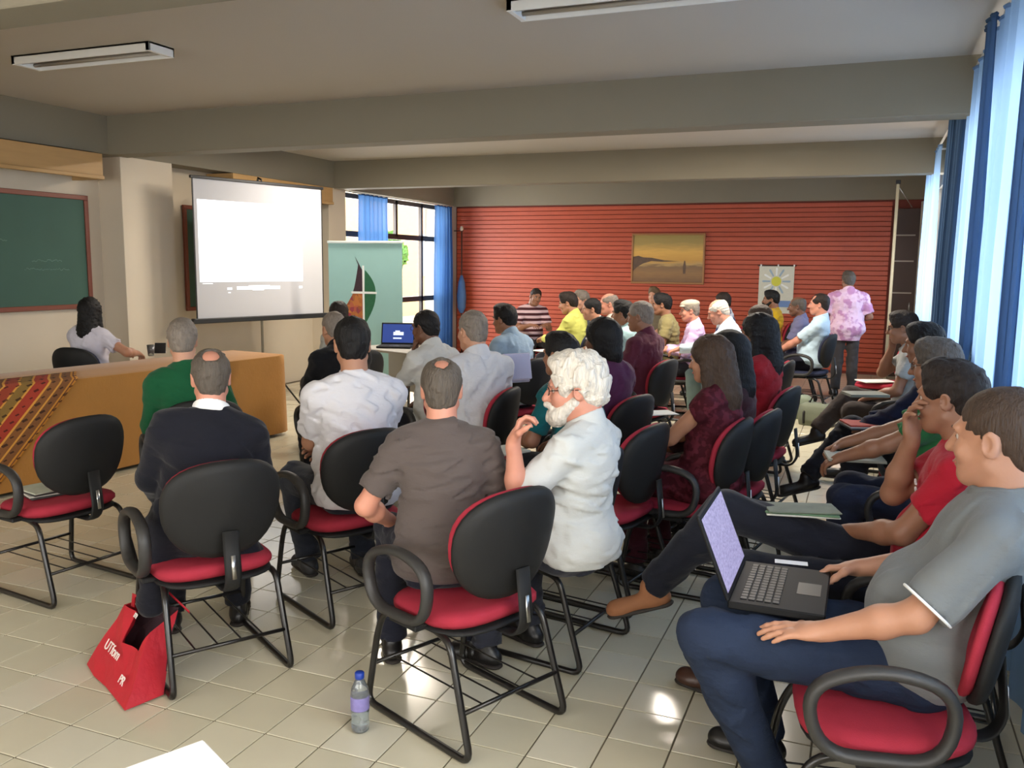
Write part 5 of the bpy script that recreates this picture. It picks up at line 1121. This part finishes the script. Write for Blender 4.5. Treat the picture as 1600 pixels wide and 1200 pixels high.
# ------------------------------------------------------------------ bags, bottle, near table
def tote(A0, B0, C0, P, Q, label, name='tote_bag'):
    """slumped shopping bag: front panel with sagging rim, gusset, back panel, handles"""
    t = empty(name, A0); L = lambda v: v - A0; Mr = mat('red_bag_fabric', (176, 24, 40), .6, var=.12, vscale=12, bump=.5, bscale=14); Mi_ = mat('bag_inside_dark', (46, 22, 30), .8)
    g = C0 - B0; D0 = A0 + g; P2, Q2 = P + g * .55 + Vector((0, 0, .0)), Q + g * .55
    def panel(nm, poly, m, th=.004):
        me = bpy.data.meshes.new(nm); vs = [tuple(L(v)) for v in poly]; me.from_pydata(vs, [], [tuple(range(len(vs)))]); bm = bmesh.new(); bm.from_mesh(me); bmesh.ops.triangulate(bm, faces=bm.faces); bmesh.ops.subdivide_edges(bm, edges=bm.edges, cuts=3, use_grid_fill=True)
        for v in bm.verts: v.co += Vector((.006 * math.sin(40 * v.co.z + 30 * v.co.x), .006 * math.cos(35 * v.co.x + 22 * v.co.z), 0))
        bm.to_mesh(me); bm.free(); o = link(nm, me, m, t); md = o.modifiers.new('thick', 'SOLIDIFY'); md.thickness = th; return o
    lp = lambda a, b, k: a + (b - a) * k
    R1_, R2_, R3_ = lp(lp(A0, P, .95), lp(B0, Q, .95), .36), lp(lp(A0, P, .55), lp(B0, Q, .55), .46), lp(lp(A0, P, .55), lp(B0, Q, .55), .84)
    fp = panel('front_panel', [A0, B0, lp(B0, Q, .8), R3_, R2_, R1_, P], Mr); panel('gusset', [B0, C0, lp(C0, Q2, .97), lp(B0, Q, .8)], Mr); panel('gusset', [D0, A0, P, P2], Mr); panel('back_panel', [C0, D0, P2, Q2], Mi_); panel('bottom', [A0, B0, C0, D0], Mr)
    hd = MB(); hd.tube([L(lp(P, Q, .25)), L(lp(P, Q, .3) + Vector((0, 0, .05))), L(lp(P, Q, .7) + Vector((0, 0, .045))), L(lp(P, Q, .85))], .006, 6, flat=(.012, .003)); hd.build('handle', Mr, t, True); hd = MB(); hd.tube([L(lp(P2, Q2, .25)), L(lp(P2, Q2, .4) + Vector((.01, .02, .06))), L(lp(P2, Q2, .9) + Vector((.06, .02, -.02)))], .006, 6, flat=(.012, .003)); hd.build('handle', Mr, t, True)
    # lettering on the front panel
    ux = (B0 - A0).normalized(); up = (P - A0); up = (up - ux * up.dot(ux)).normalized(); nz = ux.cross(up)
    def text(s, sz, a, b, rot=0):
        cu = bpy.data.curves.new('lettering', 'FONT'); cu.body = s; cu.size = sz; cu.extrude = .0012; cu.align_x = 'CENTER'; tmp = bpy.data.objects.new('lettering', cu); col.objects.link(tmp); dg = bpy.context.evaluated_depsgraph_get(); me = bpy.data.meshes.new_from_object(tmp.evaluated_get(dg)); bpy.data.objects.remove(tmp)
        o = link('lettering', me, mat('white_print', (232, 226, 220), .6), fp); Mx = Matrix((ux, up, nz)).transposed().to_4x4(); Mx.translation = L(A0 + ux * a + up * b + nz * .012); o.matrix_local = Mx @ Matrix.Rotation(rot, 4, 'Z')
    text('UTfom', .055, .17, .10); text('PR', .045, .36, .05); text('x', .05, .16, .3); text('m', .04, .2, .26)
    return tag(t, label, 'bag')
A0, B0, C0 = at_z(134, 1038, .012), at_z(196, 1108, .012), at_z(256, 1082, .012)
tote(A0, B0, C0, at_y(196, 944, 2.56), at_y(246, 960, 2.50), 'red shopping bag with white lettering leaning on the navy jacket man\'s chair')
bp = at_z(563, 1141, 0); t = empty('water_bottle', (bp.x, bp.y, .001)); Mpl = mat('clear_plastic', (225, 235, 242), .08, trans=.85)
MB().lathe([(.026, 0), (.031, .006), (.032, .03), (.030, .05), (.032, .07), (.032, .135), (.030, .155), (.018, .182), (.013, .19), (.013, .2)], 24).build('body', Mpl, t, True); MB().lathe([(.0325, .082), (.0328, .084), (.0328, .128), (.0325, .13)], 24).build('label', mat('bottle_label', (128, 120, 176), .5, var=.3, vscale=40), t, True)
MB().lathe([(.0155, .192), (.0165, .194), (.0165, .212), (.014, .215)], 20).build('cap', mat('blue_cap', (24, 56, 150), .4), t, True); MB().lathe([(.0285, .008), (.029, .03), (.0275, .05), (.029, .07), (.029, .08)], 20).build('water', mat('water', (220, 232, 238), .02, trans=.95), t, True); tag(t, 'clear plastic water bottle with blue cap on the floor', 'bottle')
c0 = at_z(318, 1154, .74); e1 = (at_z(190, 1200, .74) - c0).normalized(); e2 = (at_z(362, 1200, .74) - c0).normalized(); tb2 = empty('side_table', (c0.x, c0.y, 0)); Mx = Matrix((e1, e2, Vector((0, 0, 1)))).transposed().to_4x4()
Mwt = mat('white_laminate', (236, 236, 234), .4); MB().bbox((0, 0, .715), (.6, .45, .74), .004, Mx).build('tabletop', Mwt, tb2)
for a in (.12, .55):
    for b in (.1, .4): MB().tube([Mx @ Vector((a, b, 0)), Mx @ Vector((a, b, .715))], .015, 8).build('leg', M_tube, tb2, True)
tag(tb2, 'corner of a white table at the bottom edge of the picture', 'table')
def duffel(loc, rz, w, d, h, rgb, label):
    t = empty('duffel_bag', loc, rz); b = cushion(w, d, h, p=3.5); b.build('body', mat('bag_cloth', rgb, .8, var=.15, bump=.3, bscale=20), t, True)
    for s in (-.25, .25): MB().tube([(s * w, -d / 2 - .004, .02), (s * w, -d / 2 - .006, h * .6), (s * w * .9, 0, h * 1.08), (s * w, d / 2 + .004, h * .5)], .012, 6).build('strap', M_black, t, True)
    MB().tube([(-.2 * w, -.02, h), (-.1 * w, -.03, h + .09), (.1 * w, -.03, h + .09), (.2 * w, -.02, h)], .008, 6).build('handle', M_black, t, True); return tag(t, label, 'bag')
q = at_z(1238, 652, 0); duffel((q.x, q.y, .002), .3, .42, .26, .24, (136, 146, 124), 'grey-green bag with black straps on the floor beyond the red dress')
q = at_z(1275, 664, 0); duffel((q.x, q.y, .002), -.3, .36, .24, .22, (112, 118, 100), 'darker olive bag on the floor beside the grey-green bag')
q = at_d(1524, 563, 4.6); t = empty('patterned_cushion', q, math.radians(80)); sdf_mesh('cover', [([ell((0, 0, 0), V(.13, .05, .13), .01)], .008, 0, wave_noise(.004, 40, 5), None, 1)], pattern_cloth('grey_patterned', (150, 154, 146), (70, 80, 76), 'noise', 30), t); MB().tube([(-.1, 0, .1), (0, -.02, .14), (.1, 0, .1)], .008, 6).build('strap', M_black, t, True); tag(t, 'grey patterned bag hanging on the wall behind the right-hand row', 'bag')
